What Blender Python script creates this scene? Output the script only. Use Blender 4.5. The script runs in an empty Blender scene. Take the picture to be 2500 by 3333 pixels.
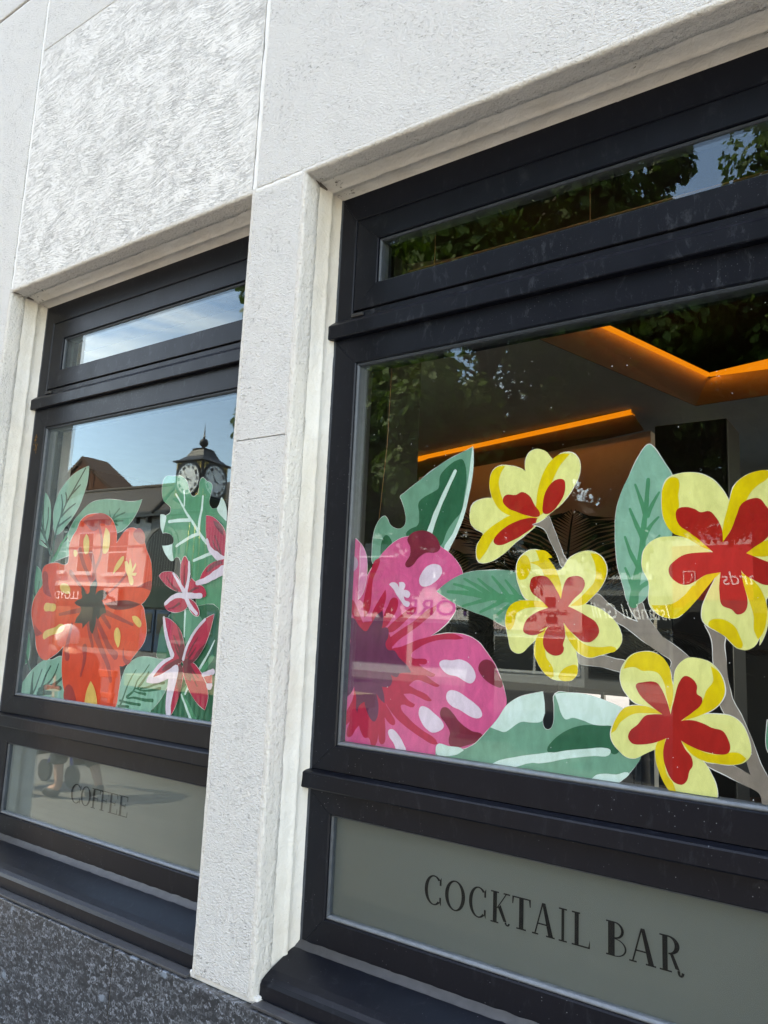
import bpy, bmesh, math, random
from mathutils import Vector, Matrix, noise
from mathutils.geometry import delaunay_2d_cdt
random.seed(7)
R = math.radians
sc = bpy.context.scene
C = sc.collection

# ---------------------------------------------------------------- camera
CAM_ROT = Matrix(((0.819305, 0.053137, 0.570891), (0.571548, -0.153396, -0.805970), (0.044746, 0.986735, -0.156068)))
cam = bpy.data.cameras.new('camera'); camo = bpy.data.objects.new('camera', cam); C.objects.link(camo)
sc.camera = camo
cam.sensor_fit = 'HORIZONTAL'; cam.sensor_width = 36.0; cam.lens = 2472.0/2500.0*36.0
cam.clip_start = 0.02; cam.clip_end = 3000
q = CAM_ROT.to_quaternion()
camo.matrix_world = Matrix.Translation((0, -1.25, 0)) @ q.to_matrix().to_4x4()

# ---------------------------------------------------------------- sky, sun, exposure
SUN = Vector((-0.46, 0.40, 0.79)).normalized()
elev = math.asin(SUN.z); azim = math.atan2(SUN.x, SUN.y)
w = bpy.data.worlds.new('World'); sc.world = w; w.use_nodes = True
nt = w.node_tree; N = nt.nodes; L = nt.links
bg = N['Background']; bg.inputs['Strength'].default_value = 0.15
sky = N.new('ShaderNodeTexSky'); sky.sky_type = 'NISHITA'; sky.sun_disc = False
sky.sun_elevation = elev; sky.sun_rotation = azim; sky.air_density = 1.0; sky.dust_density = 0.25; sky.ozone_density = 3.0
tc = N.new('ShaderNodeTexCoord'); mp = N.new('ShaderNodeMapping'); mp.inputs['Scale'].default_value = (1.0, 1.0, 5.0)
mp.inputs['Rotation'].default_value = (0.25, 0.1, 0.4)
L.new(tc.outputs['Generated'], mp.inputs['Vector'])
n1 = N.new('ShaderNodeTexNoise'); n1.inputs['Scale'].default_value = 2.6; n1.inputs['Detail'].default_value = 9; n1.inputs['Roughness'].default_value = 0.62; n1.inputs['Distortion'].default_value = 0.7
L.new(mp.outputs[0], n1.inputs['Vector'])
cr = N.new('ShaderNodeValToRGB'); cr.color_ramp.elements[0].position = 0.50; cr.color_ramp.elements[0].color = (0, 0, 0, 1)
cr.color_ramp.elements[1].position = 0.80; cr.color_ramp.elements[1].color = (0.6, 0.6, 0.6, 1)
L.new(n1.outputs['Fac'], cr.inputs['Fac'])
mx = N.new('ShaderNodeMix'); mx.data_type = 'RGBA'
L.new(cr.outputs['Color'], mx.inputs[0]); L.new(sky.outputs['Color'], mx.inputs[6]); mx.inputs[7].default_value = (8.0, 8.3, 8.7, 1)
L.new(mx.outputs[2], bg.inputs['Color'])
sl = bpy.data.lights.new('sun', 'SUN'); sl.energy = 2.3; sl.angle = R(0.53); sl.color = (1.0, 0.95, 0.87)
so = bpy.data.objects.new('sun', sl); C.objects.link(so); so.rotation_euler = (-SUN).to_track_quat('-Z', 'Y').to_euler(); so.location = SUN*60
sc.view_settings.view_transform = 'Standard'; sc.view_settings.look = 'None'; sc.view_settings.gamma = 1
sc.view_settings.use_curve_mapping = False; sc.view_settings.exposure = 3.1
sc.view_settings.use_white_balance = True; sc.view_settings.white_balance_temperature = 9700; sc.view_settings.white_balance_tint = 13
GROUND = -1.55

# ---------------------------------------------------------------- helpers
def s2l(c):
    return tuple(((v/255.0)/12.92 if v/255.0 <= 0.04045 else ((v/255.0+0.055)/1.055)**2.4) for v in c)
MATS = {}
class NB:
    def __init__(s, name):
        s.m = bpy.data.materials.new(name); s.m.use_nodes = True; s.t = s.m.node_tree
        s.b = s.t.nodes['Principled BSDF']; s.out = s.t.nodes['Material Output']; MATS[name] = s.m
    def n(s, typ, **k):
        nd = s.t.nodes.new(typ)
        for a, v in k.items():
            if a.startswith('i_'):
                key = a[2:].replace('_', ' ')
                nd.inputs[key].default_value = v
            else: setattr(nd, a, v)
        return nd
    def l(s, a, b): s.t.links.new(a, b)
    def coord(s, which='Object', scale=(1, 1, 1), rot=(0, 0, 0)):
        t = s.n('ShaderNodeTexCoord'); m = s.n('ShaderNodeMapping'); m.inputs['Scale'].default_value = scale; m.inputs['Rotation'].default_value = rot
        s.l(t.outputs[which], m.inputs['Vector']); return m.outputs[0]
    def noise(s, v, scale, detail=4, rough=.55, dist=0.0):
        n = s.n('ShaderNodeTexNoise'); n.inputs['Scale'].default_value = scale; n.inputs['Detail'].default_value = detail
        n.inputs['Roughness'].default_value = rough; n.inputs['Distortion'].default_value = dist
        if v is not None: s.l(v, n.inputs['Vector'])
        return n.outputs['Fac']
    def ramp(s, f, stops):
        r = s.n('ShaderNodeValToRGB'); e = r.color_ramp.elements
        while len(e) < len(stops): e.new(0.5)
        for el, (p, c) in zip(e, stops):
            el.position = p; el.color = (c if isinstance(c, tuple) else (c, c, c))+(1,) if not (isinstance(c, tuple) and len(c) == 4) else c
        s.l(f, r.inputs['Fac']); return r.outputs['Color']
    def math(s, op, a, b=None, c=None):
        m = s.n('ShaderNodeMath', operation=op)
        for i, v in enumerate((a, b, c)):
            if v is None: continue
            if isinstance(v, (int, float)): m.inputs[i].default_value = v
            else: s.l(v, m.inputs[i])
        return m.outputs[0]
    def mix(s, f, a, b):
        m = s.n('ShaderNodeMix', data_type='RGBA')
        for i, v in ((0, f), (6, a), (7, b)):
            if isinstance(v, (int, float)): m.inputs[i].default_value = v
            elif isinstance(v, tuple): m.inputs[i].default_value = v if len(v) == 4 else v+(1,)
            else: s.l(v, m.inputs[i])
        return m.outputs[2]
    def bump(s, h, strength, dist, prev=None):
        b = s.n('ShaderNodeBump'); b.inputs['Strength'].default_value = strength; b.inputs['Distance'].default_value = dist
        s.l(h, b.inputs['Height'])
        if prev is not None: s.l(prev, b.inputs['Normal'])
        s.l(b.outputs[0], s.b.inputs['Normal']); return b.outputs[0]
    def base(s, col, rough=.6, spec=.5, metal=0.0):
        if isinstance(col, tuple): s.b.inputs['Base Color'].default_value = col+(1,)
        else: s.l(col, s.b.inputs['Base Color'])
        if isinstance(rough, (int, float)): s.b.inputs['Roughness'].default_value = rough
        else: s.l(rough, s.b.inputs['Roughness'])
        s.b.inputs['Specular IOR Level'].default_value = spec; s.b.inputs['Metallic'].default_value = metal
        return s.m
def simple(name, col, rough=.6, spec=.5, metal=0.0, var=.12, scale=8.0):
    b = NB(name); v = b.coord()
    f = b.noise(v, scale, 5)
    c = b.mix(f, tuple(x*(1-var) for x in col), tuple(min(1, x*(1+var)) for x in col))
    return b.base(c, rough, spec, metal)
def emit(name, col, st):
    b = NB(name); b.base((0.02, 0.02, 0.02)); b.b.inputs['Emission Color'].default_value = col+(1,); b.b.inputs['Emission Strength'].default_value = st
    return b.m

def link(o, parent=None):
    C.objects.link(o)
    if parent is not None: o.parent = parent
    return o
def mesh(name, verts, faces, mat, parent=None, smooth=False):
    me = bpy.data.meshes.new(name); me.from_pydata([tuple(v) for v in verts], [], faces); me.update()
    if mat is not None: me.materials.append(MATS[mat])
    if smooth:
        for p in me.polygons: p.use_smooth = True
    o = bpy.data.objects.new(name, me)
    return link(o, parent)
def bmobj(name, bm, mat, parent=None, smooth=False):
    me = bpy.data.meshes.new(name); bmesh.ops.recalc_face_normals(bm, faces=bm.faces[:]); bm.to_mesh(me); bm.free()
    if mat is not None: me.materials.append(MATS[mat])
    if smooth:
        for p in me.polygons: p.use_smooth = True
    return link(bpy.data.objects.new(name, me), parent)
def tag(o, label=None, cat=None, group=None, kind=None):
    if label: o['label'] = label
    if cat: o['category'] = cat
    if group: o['group'] = group
    if kind: o['kind'] = kind
    return o
WORLD = []
def thing(name, label, cat, loc=(0, 0, 0), rz=0.0, group=None, world=False):
    o = bpy.data.objects.new(name, None)
    if world: WORLD.append(o)
    C.objects.link(o); o.location = loc; o.rotation_euler = (0, 0, rz); o.empty_display_size = .2
    return tag(o, label, cat, group)
def add_box(bm, x0, x1, y0, y1, z0, z1, bev=0.0, seg=2):
    vs = [bm.verts.new(p) for p in ((x0, y0, z0), (x1, y0, z0), (x1, y1, z0), (x0, y1, z0), (x0, y0, z1), (x1, y0, z1), (x1, y1, z1), (x0, y1, z1))]
    fs = [bm.faces.new([vs[i] for i in f]) for f in ((0, 3, 2, 1), (4, 5, 6, 7), (0, 1, 5, 4), (1, 2, 6, 5), (2, 3, 7, 6), (3, 0, 4, 7))]
    if bev > 0:
        es = list({e for f in fs for e in f.edges})
        bmesh.ops.bevel(bm, geom=es, offset=bev, segments=seg, affect='EDGES', profile=.5)
def box(name, x0, x1, y0, y1, z0, z1, mat, parent=None, bev=0.0, smooth=False):
    bm = bmesh.new(); add_box(bm, min(x0, x1), max(x0, x1), min(y0, y1), max(y0, y1), min(z0, z1), max(z0, z1), bev)
    return bmobj(name, bm, mat, parent, smooth)
def add_tube(bm, pts, r, seg=8, cap=True):
    pts = [Vector(p) for p in pts]; rs = r if isinstance(r, (list, tuple)) else [r]*len(pts)
    rings = []
    up = Vector((0, 0, 1)); prev = None
    for i, p in enumerate(pts):
        t = (pts[min(i+1, len(pts)-1)]-pts[max(i-1, 0)]).normalized()
        a = prev if prev is not None else (up if abs(t.z) < .95 else Vector((1, 0, 0)))
        u = (a - t*a.dot(t)); u = u.normalized() if u.length > 1e-6 else t.orthogonal().normalized()
        prev = u; v = t.cross(u)
        rings.append([bm.verts.new(p+(u*math.cos(2*math.pi*k/seg)+v*math.sin(2*math.pi*k/seg))*rs[i]) for k in range(seg)])
    for a, b in zip(rings, rings[1:]):
        for k in range(seg): bm.faces.new((a[k], a[(k+1) % seg], b[(k+1) % seg], b[k]))
    if cap:
        bm.faces.new(rings[0][::-1]); bm.faces.new(rings[-1])
def tube(name, pts, r, mat, parent=None, seg=8):
    bm = bmesh.new(); add_tube(bm, pts, r, seg); return bmobj(name, bm, mat, parent, True)
def extr(name, poly, a0, a1, axis, mat, parent=None, smooth=False):
    """poly: list of 2d points; axis 'x': (y,z) extruded in x; 'y': (x,z) extruded in y; 'z': (x,y)"""
    def P(a, p): return {'x': (a, p[0], p[1]), 'y': (p[0], a, p[1]), 'z': (p[0], p[1], a)}[axis]
    n = len(poly); bm = bmesh.new()
    A = [bm.verts.new(P(a0, p)) for p in poly]; B = [bm.verts.new(P(a1, p)) for p in poly]
    bm.faces.new(A); bm.faces.new(B[::-1])
    for i in range(n): bm.faces.new((A[i], A[(i+1) % n], B[(i+1) % n], B[i]))
    bmesh.ops.triangulate(bm, faces=[f for f in bm.faces if len(f.verts) > 4])
    return bmobj(name, bm, mat, parent, smooth)
def ball(name, c, r, mat, parent=None, sx=(1, 1, 1), sub=3):
    bm = bmesh.new(); bmesh.ops.create_icosphere(bm, subdivisions=sub, radius=r)
    for v in bm.verts: v.co = Vector((v.co.x*sx[0]+c[0], v.co.y*sx[1]+c[1], v.co.z*sx[2]+c[2]))
    return bmobj(name, bm, mat, parent, True)
def flat_poly(P):
    vs = [Vector(p) for p in P]; n = len(vs)
    r = delaunay_2d_cdt(vs, [], [list(range(n))], 1, 1e-6)
    return r[0], r[2]
def text_obj(name, s, x, y, z, size, mat, parent=None, width=None, ext=.004, flip=True, shear=0.0, align='LEFT'):
    cu = bpy.data.curves.new('tmp', 'FONT'); cu.body = s; cu.size = size; cu.extrude = ext; cu.shear = shear; cu.resolution_u = 3
    to = bpy.data.objects.new('tmp', cu); C.objects.link(to); bpy.context.view_layer.update()
    me = bpy.data.meshes.new_from_object(to.evaluated_get(bpy.context.evaluated_depsgraph_get())); bpy.data.objects.remove(to)
    xs = [v.co.x for v in me.vertices]; mn, mxx = min(xs), max(xs); k = (width/(mxx-mn)) if width else 1
    for v in me.vertices:
        a, b, c = (v.co.x-mn)*k, v.co.y, v.co.z
        v.co = (x-a, y+c, z+b) if flip else (x+a, y-c, z+b)
    me.materials.clear(); me.materials.append(MATS[mat]); me.name = name
    return link(bpy.data.objects.new(name, me), parent)
PK = 1.35
# ---------------------------------------------------------------- materials
def wall_mat(name, swirl, smoothness=0.0):
    b = NB(name); v = b.coord()
    # direction field: angle from a slow noise, streaks from a stretched fast noise
    fine = b.noise(v, 260, 3, .6)
    def streak(deg, scl, lo, hi, m_scale, mlo, mhi, seed):
        mp = b.coord(scale=scl, rot=(0, R(deg), 0))
        ad_ = b.n('ShaderNodeVectorMath', operation='ADD'); b.l(mp, ad_.inputs[0]); ad_.inputs[1].default_value = (seed, seed*.7, seed*1.3)
        g_ = b.ramp(b.noise(ad_.outputs[0], 1.0, 2, .5, .55), [(lo, 1.0), (hi, 0.0)])
        ms = b.n('ShaderNodeVectorMath', operation='ADD'); b.l(v, ms.inputs[0]); ms.inputs[1].default_value = (seed, 0, seed)
        k_ = b.ramp(b.noise(ms.outputs[0], m_scale, 3, .6), [(mlo, 0.0), (mhi, 1.0)])
        return b.math('MULTIPLY', g_, k_)
    def ridge(deg, scl, wd, m_scale, mlo, mhi, seed, curl=.9):
        wp = b.n('ShaderNodeTexNoise'); wp.inputs['Scale'].default_value = 5.5; wp.inputs['Detail'].default_value = 1; b.l(v, wp.inputs['Vector'])
        wa = b.n('ShaderNodeVectorMath', operation='MULTIPLY_ADD'); b.l(wp.outputs['Color'], wa.inputs[0]); wa.inputs[1].default_value = (.09*curl, 0, .09*curl); b.l(v, wa.inputs[2])
        mp = b.n('ShaderNodeMapping'); mp.inputs['Scale'].default_value = scl; mp.inputs['Rotation'].default_value = (0, R(deg), 0); mp.inputs['Location'].default_value = (seed, 0, seed*.7); b.l(wa.outputs[0], mp.inputs['Vector'])
        n_ = b.noise(mp.outputs[0], 1.0, 3, .6)
        g_ = b.ramp(b.math('ABSOLUTE', b.math('SUBTRACT', n_, .5)), [(wd*.35, 1.0), (wd, 0.0)])
        ms = b.n('ShaderNodeVectorMath', operation='ADD'); b.l(v, ms.inputs[0]); ms.inputs[1].default_value = (seed, 0, seed)
        return b.math('MULTIPLY', g_, b.ramp(b.noise(ms.outputs[0], m_scale, 4, .7), [(mlo, 0.0), (mhi, 1.0)]))
    if swirl:
        groove = ridge(52, (9, 30, 95), .019, 12, .40, .62, 3.1)
        for dg_, sd in ((34, 8.3), (66, 15.7), (78, 21.9)):
            groove = b.math('MAXIMUM', groove, ridge(dg_, (10, 30, 100), .018, 14, .46, .66, sd))
        pit = streak(50, (110, 60, 260), .33, .38, 7, .40, .56, 40.0)
        groove = b.math('MAXIMUM', groove, b.math('MULTIPLY', pit, .85))
        h = b.math('SUBTRACT', b.math('MULTIPLY', fine, .5), groove)
        dirt = b.math('MULTIPLY', groove, .36); bd = .0022
    else:
        groove = streak(42, (130, 60, 270), .305, .36, 9, .40, .62, 5.0)
        groove = b.math('MAXIMUM', groove, b.math('MULTIPLY', streak(30, (85, 50, 240), .30, .35, 11, .5, .66, 11.0), .9))
        lump = b.noise(b.coord(scale=(.7, 1, 1.3), rot=(0, R(40), 0)), 190, 3, .65)
        h = b.math('SUBTRACT', b.math('ADD', b.math('MULTIPLY', fine, .6), b.math('MULTIPLY', lump, 1.7)), groove)
        dirt = b.math('MULTIPLY', groove, .55); bd = .0026
    big = b.noise(v, 1.4, 4, .6)
    c0 = b.mix(big, (.775, .765, .745), (.83, .82, .80))
    c = b.mix(dirt, c0, (.27, .25, .225))
    b.base(c, .75, .25); b.bump(h, 1.0, bd*(1.2 if swirl else 2.2))
    return b.m
wall_mat('stucco_swirl', True); wall_mat('stucco', False)
b = NB('reveal_rough'); v = b.coord(); h = b.math('ADD', b.noise(b.coord(scale=(1, 1, .6)), 150, 4, .7, .3), b.math('MULTIPLY', b.noise(v, 60, 3, .6), .8))
pt = b.ramp(b.noise(v, 115, 3, .65), [(.33, 1.0), (.40, 0.0)])
c = b.mix(b.noise(v, 6, 3), (.66, .635, .60), (.74, .72, .69)); c = b.mix(b.math('MULTIPLY', pt, .45), c, (.30, .27, .23)); b.base(c, .75, .2); b.bump(h, 1.0, .006)
b = NB('reveal_smooth'); v = b.coord(); h = b.math('ADD', b.noise(v, 34, 5, .65, .8), b.math('MULTIPLY', b.noise(v, 170, 2, .6), .25))
dn = b.ramp(b.noise(v, 75, 5, .7), [(.27, 1.0), (.34, 0.0)]); bl_ = b.ramp(b.noise(v, 3.2, 5, .65), [(.40, 0.0), (.66, 1.0)])
c = b.mix(bl_, (.72, .70, .665), (.62, .575, .51)); c = b.mix(b.math('MULTIPLY', dn, .5), c, (.3, .26, .2)); b.base(c, .5, .4); b.bump(h, .8, .005)
b = NB('joint_paint'); b.base(b.mix(b.noise(b.coord(), 20, 4), (.72, .71, .69), (.83, .825, .81)), .55, .4); b.bump(b.noise(b.coord(), 45, 4), .5, .004)
b = NB('crack'); b.base((.16, .14, .12), .9, .1)

def frame_mat(name, dust):
    b = NB(name); v = b.coord()
    base = b.mix(b.noise(b.coord(scale=(1, 1, .2)), 22, 5, .6), (.0026, .0036, .0075), (.0050, .0066, .0125))
    vo = b.n('ShaderNodeTexVoronoi', feature='F1'); vo.inputs['Scale'].default_value = 215; b.l(v, vo.inputs['Vector']); vo.inputs['Randomness'].default_value = 1
    spots = b.ramp(vo.outputs['Distance'], [(0.0, 1.0), (0.24, 0.0)])
    sep = b.n('ShaderNodeSeparateColor'); b.l(vo.outputs['Color'], sep.inputs[0])
    sel = b.math('MULTIPLY', b.math('GREATER_THAN', sep.outputs[0], 1-dust*.34), b.ramp(sep.outputs[1], [(0.0, .15), (1.0, 1.0)]))
    zone = b.ramp(b.noise(v, 2.6, 3), [(.45, .04), (.66, 1.0)])
    sp = b.math('MULTIPLY', b.math('MULTIPLY', spots, sel), b.math('MULTIPLY', zone, .75))
    c = b.mix(sp, base, (.42, .47, .52))
    sm = b.ramp(b.noise(b.coord(scale=(4, 4, 1.5)), 12, 6, .75, .6), [(.56, 0.0), (.74, 1.0)])
    c = b.mix(b.math('MULTIPLY', sm, .16*dust+.03), c, (.20, .23, .27))
    rg = b.math('ADD', b.math('MULTIPLY', b.noise(v, 14, 4), .16), .30)
    b.base(c, rg, .24); b.bump(b.noise(v, 7, 3), .12, .004); return b.m
frame_mat('frame_paint', .25); frame_mat('frame_dusty', 1.0)
b = NB('gasket'); v = b.coord(); b.base(b.mix(b.noise(v, 60, 4), (.02, .025, .032), (.07, .085, .105)), .42, .5)
b = NB('gasket_light'); v = b.coord(); b.base(b.mix(b.noise(v, 60, 4), (.10, .115, .13), (.24, .26, .29)), .4, .5)
b = NB('seal_grey'); v = b.coord(); b.base(b.mix(b.noise(v, 30, 5), (.025, .026, .03), (.085, .085, .09)), .5, .4); b.bump(b.noise(v, 40, 4), .5, .003)
b = NB('black_gap'); b.base((.004, .004, .005), .6, .2)
simple('plug_black', (.03, .03, .032), .4)
b = NB('rust'); b.base(b.mix(b.noise(b.coord(), 90, 3), (.20, .10, .03), (.35, .19, .06)), .9, .1)

# granite: grey blue crystals
b = NB('granite'); v = b.coord()
vo = b.n('ShaderNodeTexVoronoi', feature='F1'); vo.inputs['Scale'].default_value = 105; vv = b.coord(scale=(1, 1, 1.5)); 
nz = b.n('ShaderNodeTexNoise'); nz.inputs['Scale'].default_value = 70; nz.inputs['Detail'].default_value = 4; b.l(v, nz.inputs['Vector'])
ad = b.n('ShaderNodeVectorMath', operation='MULTIPLY_ADD'); b.l(nz.outputs['Color'], ad.inputs[0]); ad.inputs[1].default_value = (.022, .022, .022); b.l(vv, ad.inputs[2])
b.l(ad.outputs[0], vo.inputs['Vector'])
sep = b.n('ShaderNodeSeparateColor'); b.l(vo.outputs['Color'], sep.inputs[0])
c1 = b.ramp(sep.outputs[0], [(0.0, (.018, .020, .023)), (.3, (.045, .050, .058)), (.55, (.095, .105, .12)), (.8, (.17, .185, .21)), (1.0, (.28, .31, .36))])
c2 = b.mix(b.ramp(b.noise(v, 230, 3, .6), [(.42, 0.0), (.6, 1.0)]), c1, (.028, .03, .034))
vo2 = b.n('ShaderNodeTexVoronoi', feature='F1'); vo2.inputs['Scale'].default_value = 30; b.l(ad.outputs[0], vo2.inputs['Vector']); se2 = b.n('ShaderNodeSeparateColor'); b.l(vo2.outputs['Color'], se2.inputs[0])
f2 = b.math('MULTIPLY', b.math('GREATER_THAN', se2.outputs[1], .975), b.ramp(vo2.outputs['Distance'], [(.25, .8), (.5, 0.0)]))
c3 = b.mix(f2, c2, (.22, .27, .33)); b.base(c3, .28, .5); b.bump(b.noise(v, 300, 2), .05, .001)

# glass: thin sheet, reflection by Schlick's law
def glass_mat(name, r0, tint=(.93, .97, .95), p=4.2, wav=.0):
    b = NB(name); t = b.t; t.nodes.remove(b.b)
    g = b.n('ShaderNodeNewGeometry'); d = b.n('ShaderNodeVectorMath', operation='DOT_PRODUCT'); b.l(g.outputs['Normal'], d.inputs[0]); b.l(g.outputs['Incoming'], d.inputs[1])
    cosv = b.math('ABSOLUTE', d.outputs['Value']); f = b.math('POWER', b.math('SUBTRACT', 1.0, cosv), p)
    fac = b.math('MULTIPLY_ADD', f, 1-r0, r0)
    gl = b.n('ShaderNodeBsdfGlossy'); gl.inputs['Roughness'].default_value = 0.0; gl.inputs['Color'].default_value = (.76, .93, 1.0, 1)  # reflections tinted blue here so the mirrored sky looks bluer than it is
    if wav:
        bp = b.n('ShaderNodeBump'); bp.inputs['Strength'].default_value = wav; bp.inputs['Distance'].default_value = .01; b.l(b.noise(b.coord(scale=(1, 1, 1)), 1.6, 1), bp.inputs['Height']); b.l(bp.outputs[0], gl.inputs['Normal'])
    tr = b.n('ShaderNodeBsdfTransparent'); tr.inputs['Color'].default_value = tint+(1,)
    mxs = b.n('ShaderNodeMixShader'); b.l(fac, mxs.inputs[0]); b.l(tr.outputs[0], mxs.inputs[1]); b.l(gl.outputs[0], mxs.inputs[2]); b.l(mxs.outputs[0], b.out.inputs['Surface'])
    return b.m
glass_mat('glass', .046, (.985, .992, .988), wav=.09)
glass_mat('glass_low', .003, (.98, .99, .985), p=3.4, wav=.03)
b = NB('frosted'); v = b.coord(); b.base(b.mix(b.noise(v, 3, 3), (.108, .120, .112), (.128, .140, .132)), .55, .3)
b = NB('dust'); b.base((.6, .63, .66), .8, .2)

PAL = dict(sg=(116, 166, 148), sg2=(92, 145, 124), mg=(52, 132, 96), mg2=(70, 136, 110), dg=(4, 88, 60), vg=(24, 74, 64), lg=(188, 224, 206),
  rd=(158, 34, 26), ch=(44, 26, 26), ch2=(108, 26, 28), tn=(214, 172, 92), cr=(178, 14, 62), cd=(112, 18, 46), lv=(208, 192, 208), lv2=(170, 140, 160),
  pk=(206, 82, 134), pl2=(226, 130, 172), pm=(98, 32, 72), mr=(118, 22, 48), ye=(244, 226, 138), yo=(232, 184, 18), re=(164, 14, 8), br=(128, 118, 110))
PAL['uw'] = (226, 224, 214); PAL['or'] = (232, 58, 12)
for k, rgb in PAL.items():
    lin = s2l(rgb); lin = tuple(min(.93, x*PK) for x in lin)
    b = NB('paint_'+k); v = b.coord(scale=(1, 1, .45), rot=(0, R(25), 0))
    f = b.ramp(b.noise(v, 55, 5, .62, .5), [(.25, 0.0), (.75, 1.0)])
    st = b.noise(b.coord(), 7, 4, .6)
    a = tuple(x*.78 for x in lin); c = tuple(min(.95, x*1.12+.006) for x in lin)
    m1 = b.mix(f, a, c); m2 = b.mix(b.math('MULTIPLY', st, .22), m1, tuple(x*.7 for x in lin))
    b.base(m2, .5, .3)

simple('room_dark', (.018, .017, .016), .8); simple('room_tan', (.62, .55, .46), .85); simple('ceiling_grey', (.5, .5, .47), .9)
simple('cove_brown', (.16, .11, .07), .8); emit('led_orange', (1.0, .32, .024), 0.10); emit('led_blue', (.1, .35, .8), .12)
simple('palm_leaf', (.006, .009, .005), .55); simple('pot', (.06, .05, .045), .6); simple('wood_slat', (.20, .10, .045), .6); simple('black_metal', (.02, .02, .022), .4)
simple('steel', (.5, .5, .5), .3, .5, 1.0); simple('bar_wood', (.09, .05, .03), .5); simple('bottle_glass', (.02, .05, .03), .15); simple('leather', (.05, .03, .022), .5)
emit('lamp_warm', (1.0, .75, .45), 4.0)

simple('masonry_white', (.46, .45, .43), .8, .3, 0, .06, 2.0); simple('masonry_grey', (.24, .235, .225), .85, .2, 0, .1, 2.0); simple('brick_dark', (.12, .05, .03), .9, .2, 0, .3, 3)
b = NB('slate'); v = b.coord(scale=(1, 1, 1)); bt = b.n('ShaderNodeTexBrick'); bt.inputs['Scale'].default_value = 3.2; bt.inputs['Color1'].default_value = (.12, .092, .07, 1); bt.inputs['Color2'].default_value = (.065, .052, .043, 1); bt.inputs['Mortar'].default_value = (.02, .02, .02, 1); bt.inputs['Mortar Size'].default_value = .03
vm = b.n('ShaderNodeMapping'); vm.inputs['Rotation'].default_value = (R(90), 0, 0); b.l(v, vm.inputs['Vector']); b.l(vm.outputs[0], bt.inputs['Vector']); b.base(bt.outputs['Color'], .7, .3)
simple('dark_green', (.006, .028, .018), .4); simple('white_paint', (.6, .6, .58), .5); simple('window_dark', (.02, .025, .03), .12); simple('blue_door', (.01, .045, .10), .35)
simple('purple_letter', (.09, .02, .14), .5); simple('sign_cream', (.68, .62, .58), .6); simple('sign_red', (.42, .02, .02), .5); simple('sign_black', (.015, .015, .016), .5); simple('sign_pink', (.6, .42, .40), .6)
simple('black_ink', (.02, .02, .02), .6); simple('gold', (.55, .34, .08), .4, .5, .6); simple('clock_face', (.88, .88, .85), .35); simple('green_post', (.01, .06, .035), .35)
simple('bark', (.07, .055, .04), .9); simple('roof_tile_red', (.28, .10, .06), .85); simple('panel_glass_blue', (.08, .14, .18), .1)
b = NB('leaf'); v = b.coord(); c = b.mix(b.noise(v, 1.3, 3), (.030, .070, .012), (.11, .17, .022)); b.base(c, .5, .3)
b.b.inputs['Transmission Weight'].default_value = 0; b.b.inputs['Subsurface Weight'].default_value = 0
tl = b.n('ShaderNodeBsdfTranslucent'); tl.inputs['Color'].default_value = (.06, .12, .01, 1); ms = b.n('ShaderNodeMixShader'); ms.inputs[0].default_value = .35
b.l(b.b.outputs[0], ms.inputs[1]); b.l(tl.outputs[0], ms.inputs[2]); b.l(ms.outputs[0], b.out.inputs['Surface'])
b = NB('paving'); v = b.coord(); bt = b.n('ShaderNodeTexBrick'); bt.inputs['Scale'].default_value = 2.2; bt.inputs['Color1'].default_value = (.195, .19, .178, 1); bt.inputs['Color2'].default_value = (.16, .156, .147, 1); bt.inputs['Mortar'].default_value = (.10, .095, .09, 1); bt.inputs['Mortar Size'].default_value = .012
b.l(v, bt.inputs['Vector']); c = b.mix(b.math('MULTIPLY', b.noise(v, 5, 6, .7), .5), bt.outputs['Color'], (.13, .125, .115)); b.base(c, .85, .3)
simple('asphalt', (.06, .06, .062), .9, .3, 0, .2, 5.0)
simple('skin', (.50, .27, .19), .55); simple('white_hair', (.8, .77, .72), .8); simple('dark_cloth', (.012, .014, .022), .9); simple('grey_cloth', (.06, .065, .07), .9); simple('shoe', (.02, .02, .02), .6)
simple('blue_tube', (.03, .07, .45), .35); simple('rubber', (.02, .02, .02), .8); simple('red_plastic', (.42, .08, .04), .5); simple('teal_sheet', (.02, .11, .085), .5)
simple('van_black', (.006, .006, .007), .5, .2); simple('car_blue', (.10, .28, .36), .25); simple('car_glass', (.015, .02, .025), .08); simple('white_van', (.7, .7, .68), .3)

simple('roof_dark', (.07, .035, .022), .9); simple('bar_grey', (.22, .22, .22), .6); simple('trough_band', (.42, .33, .2), .6)

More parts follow.
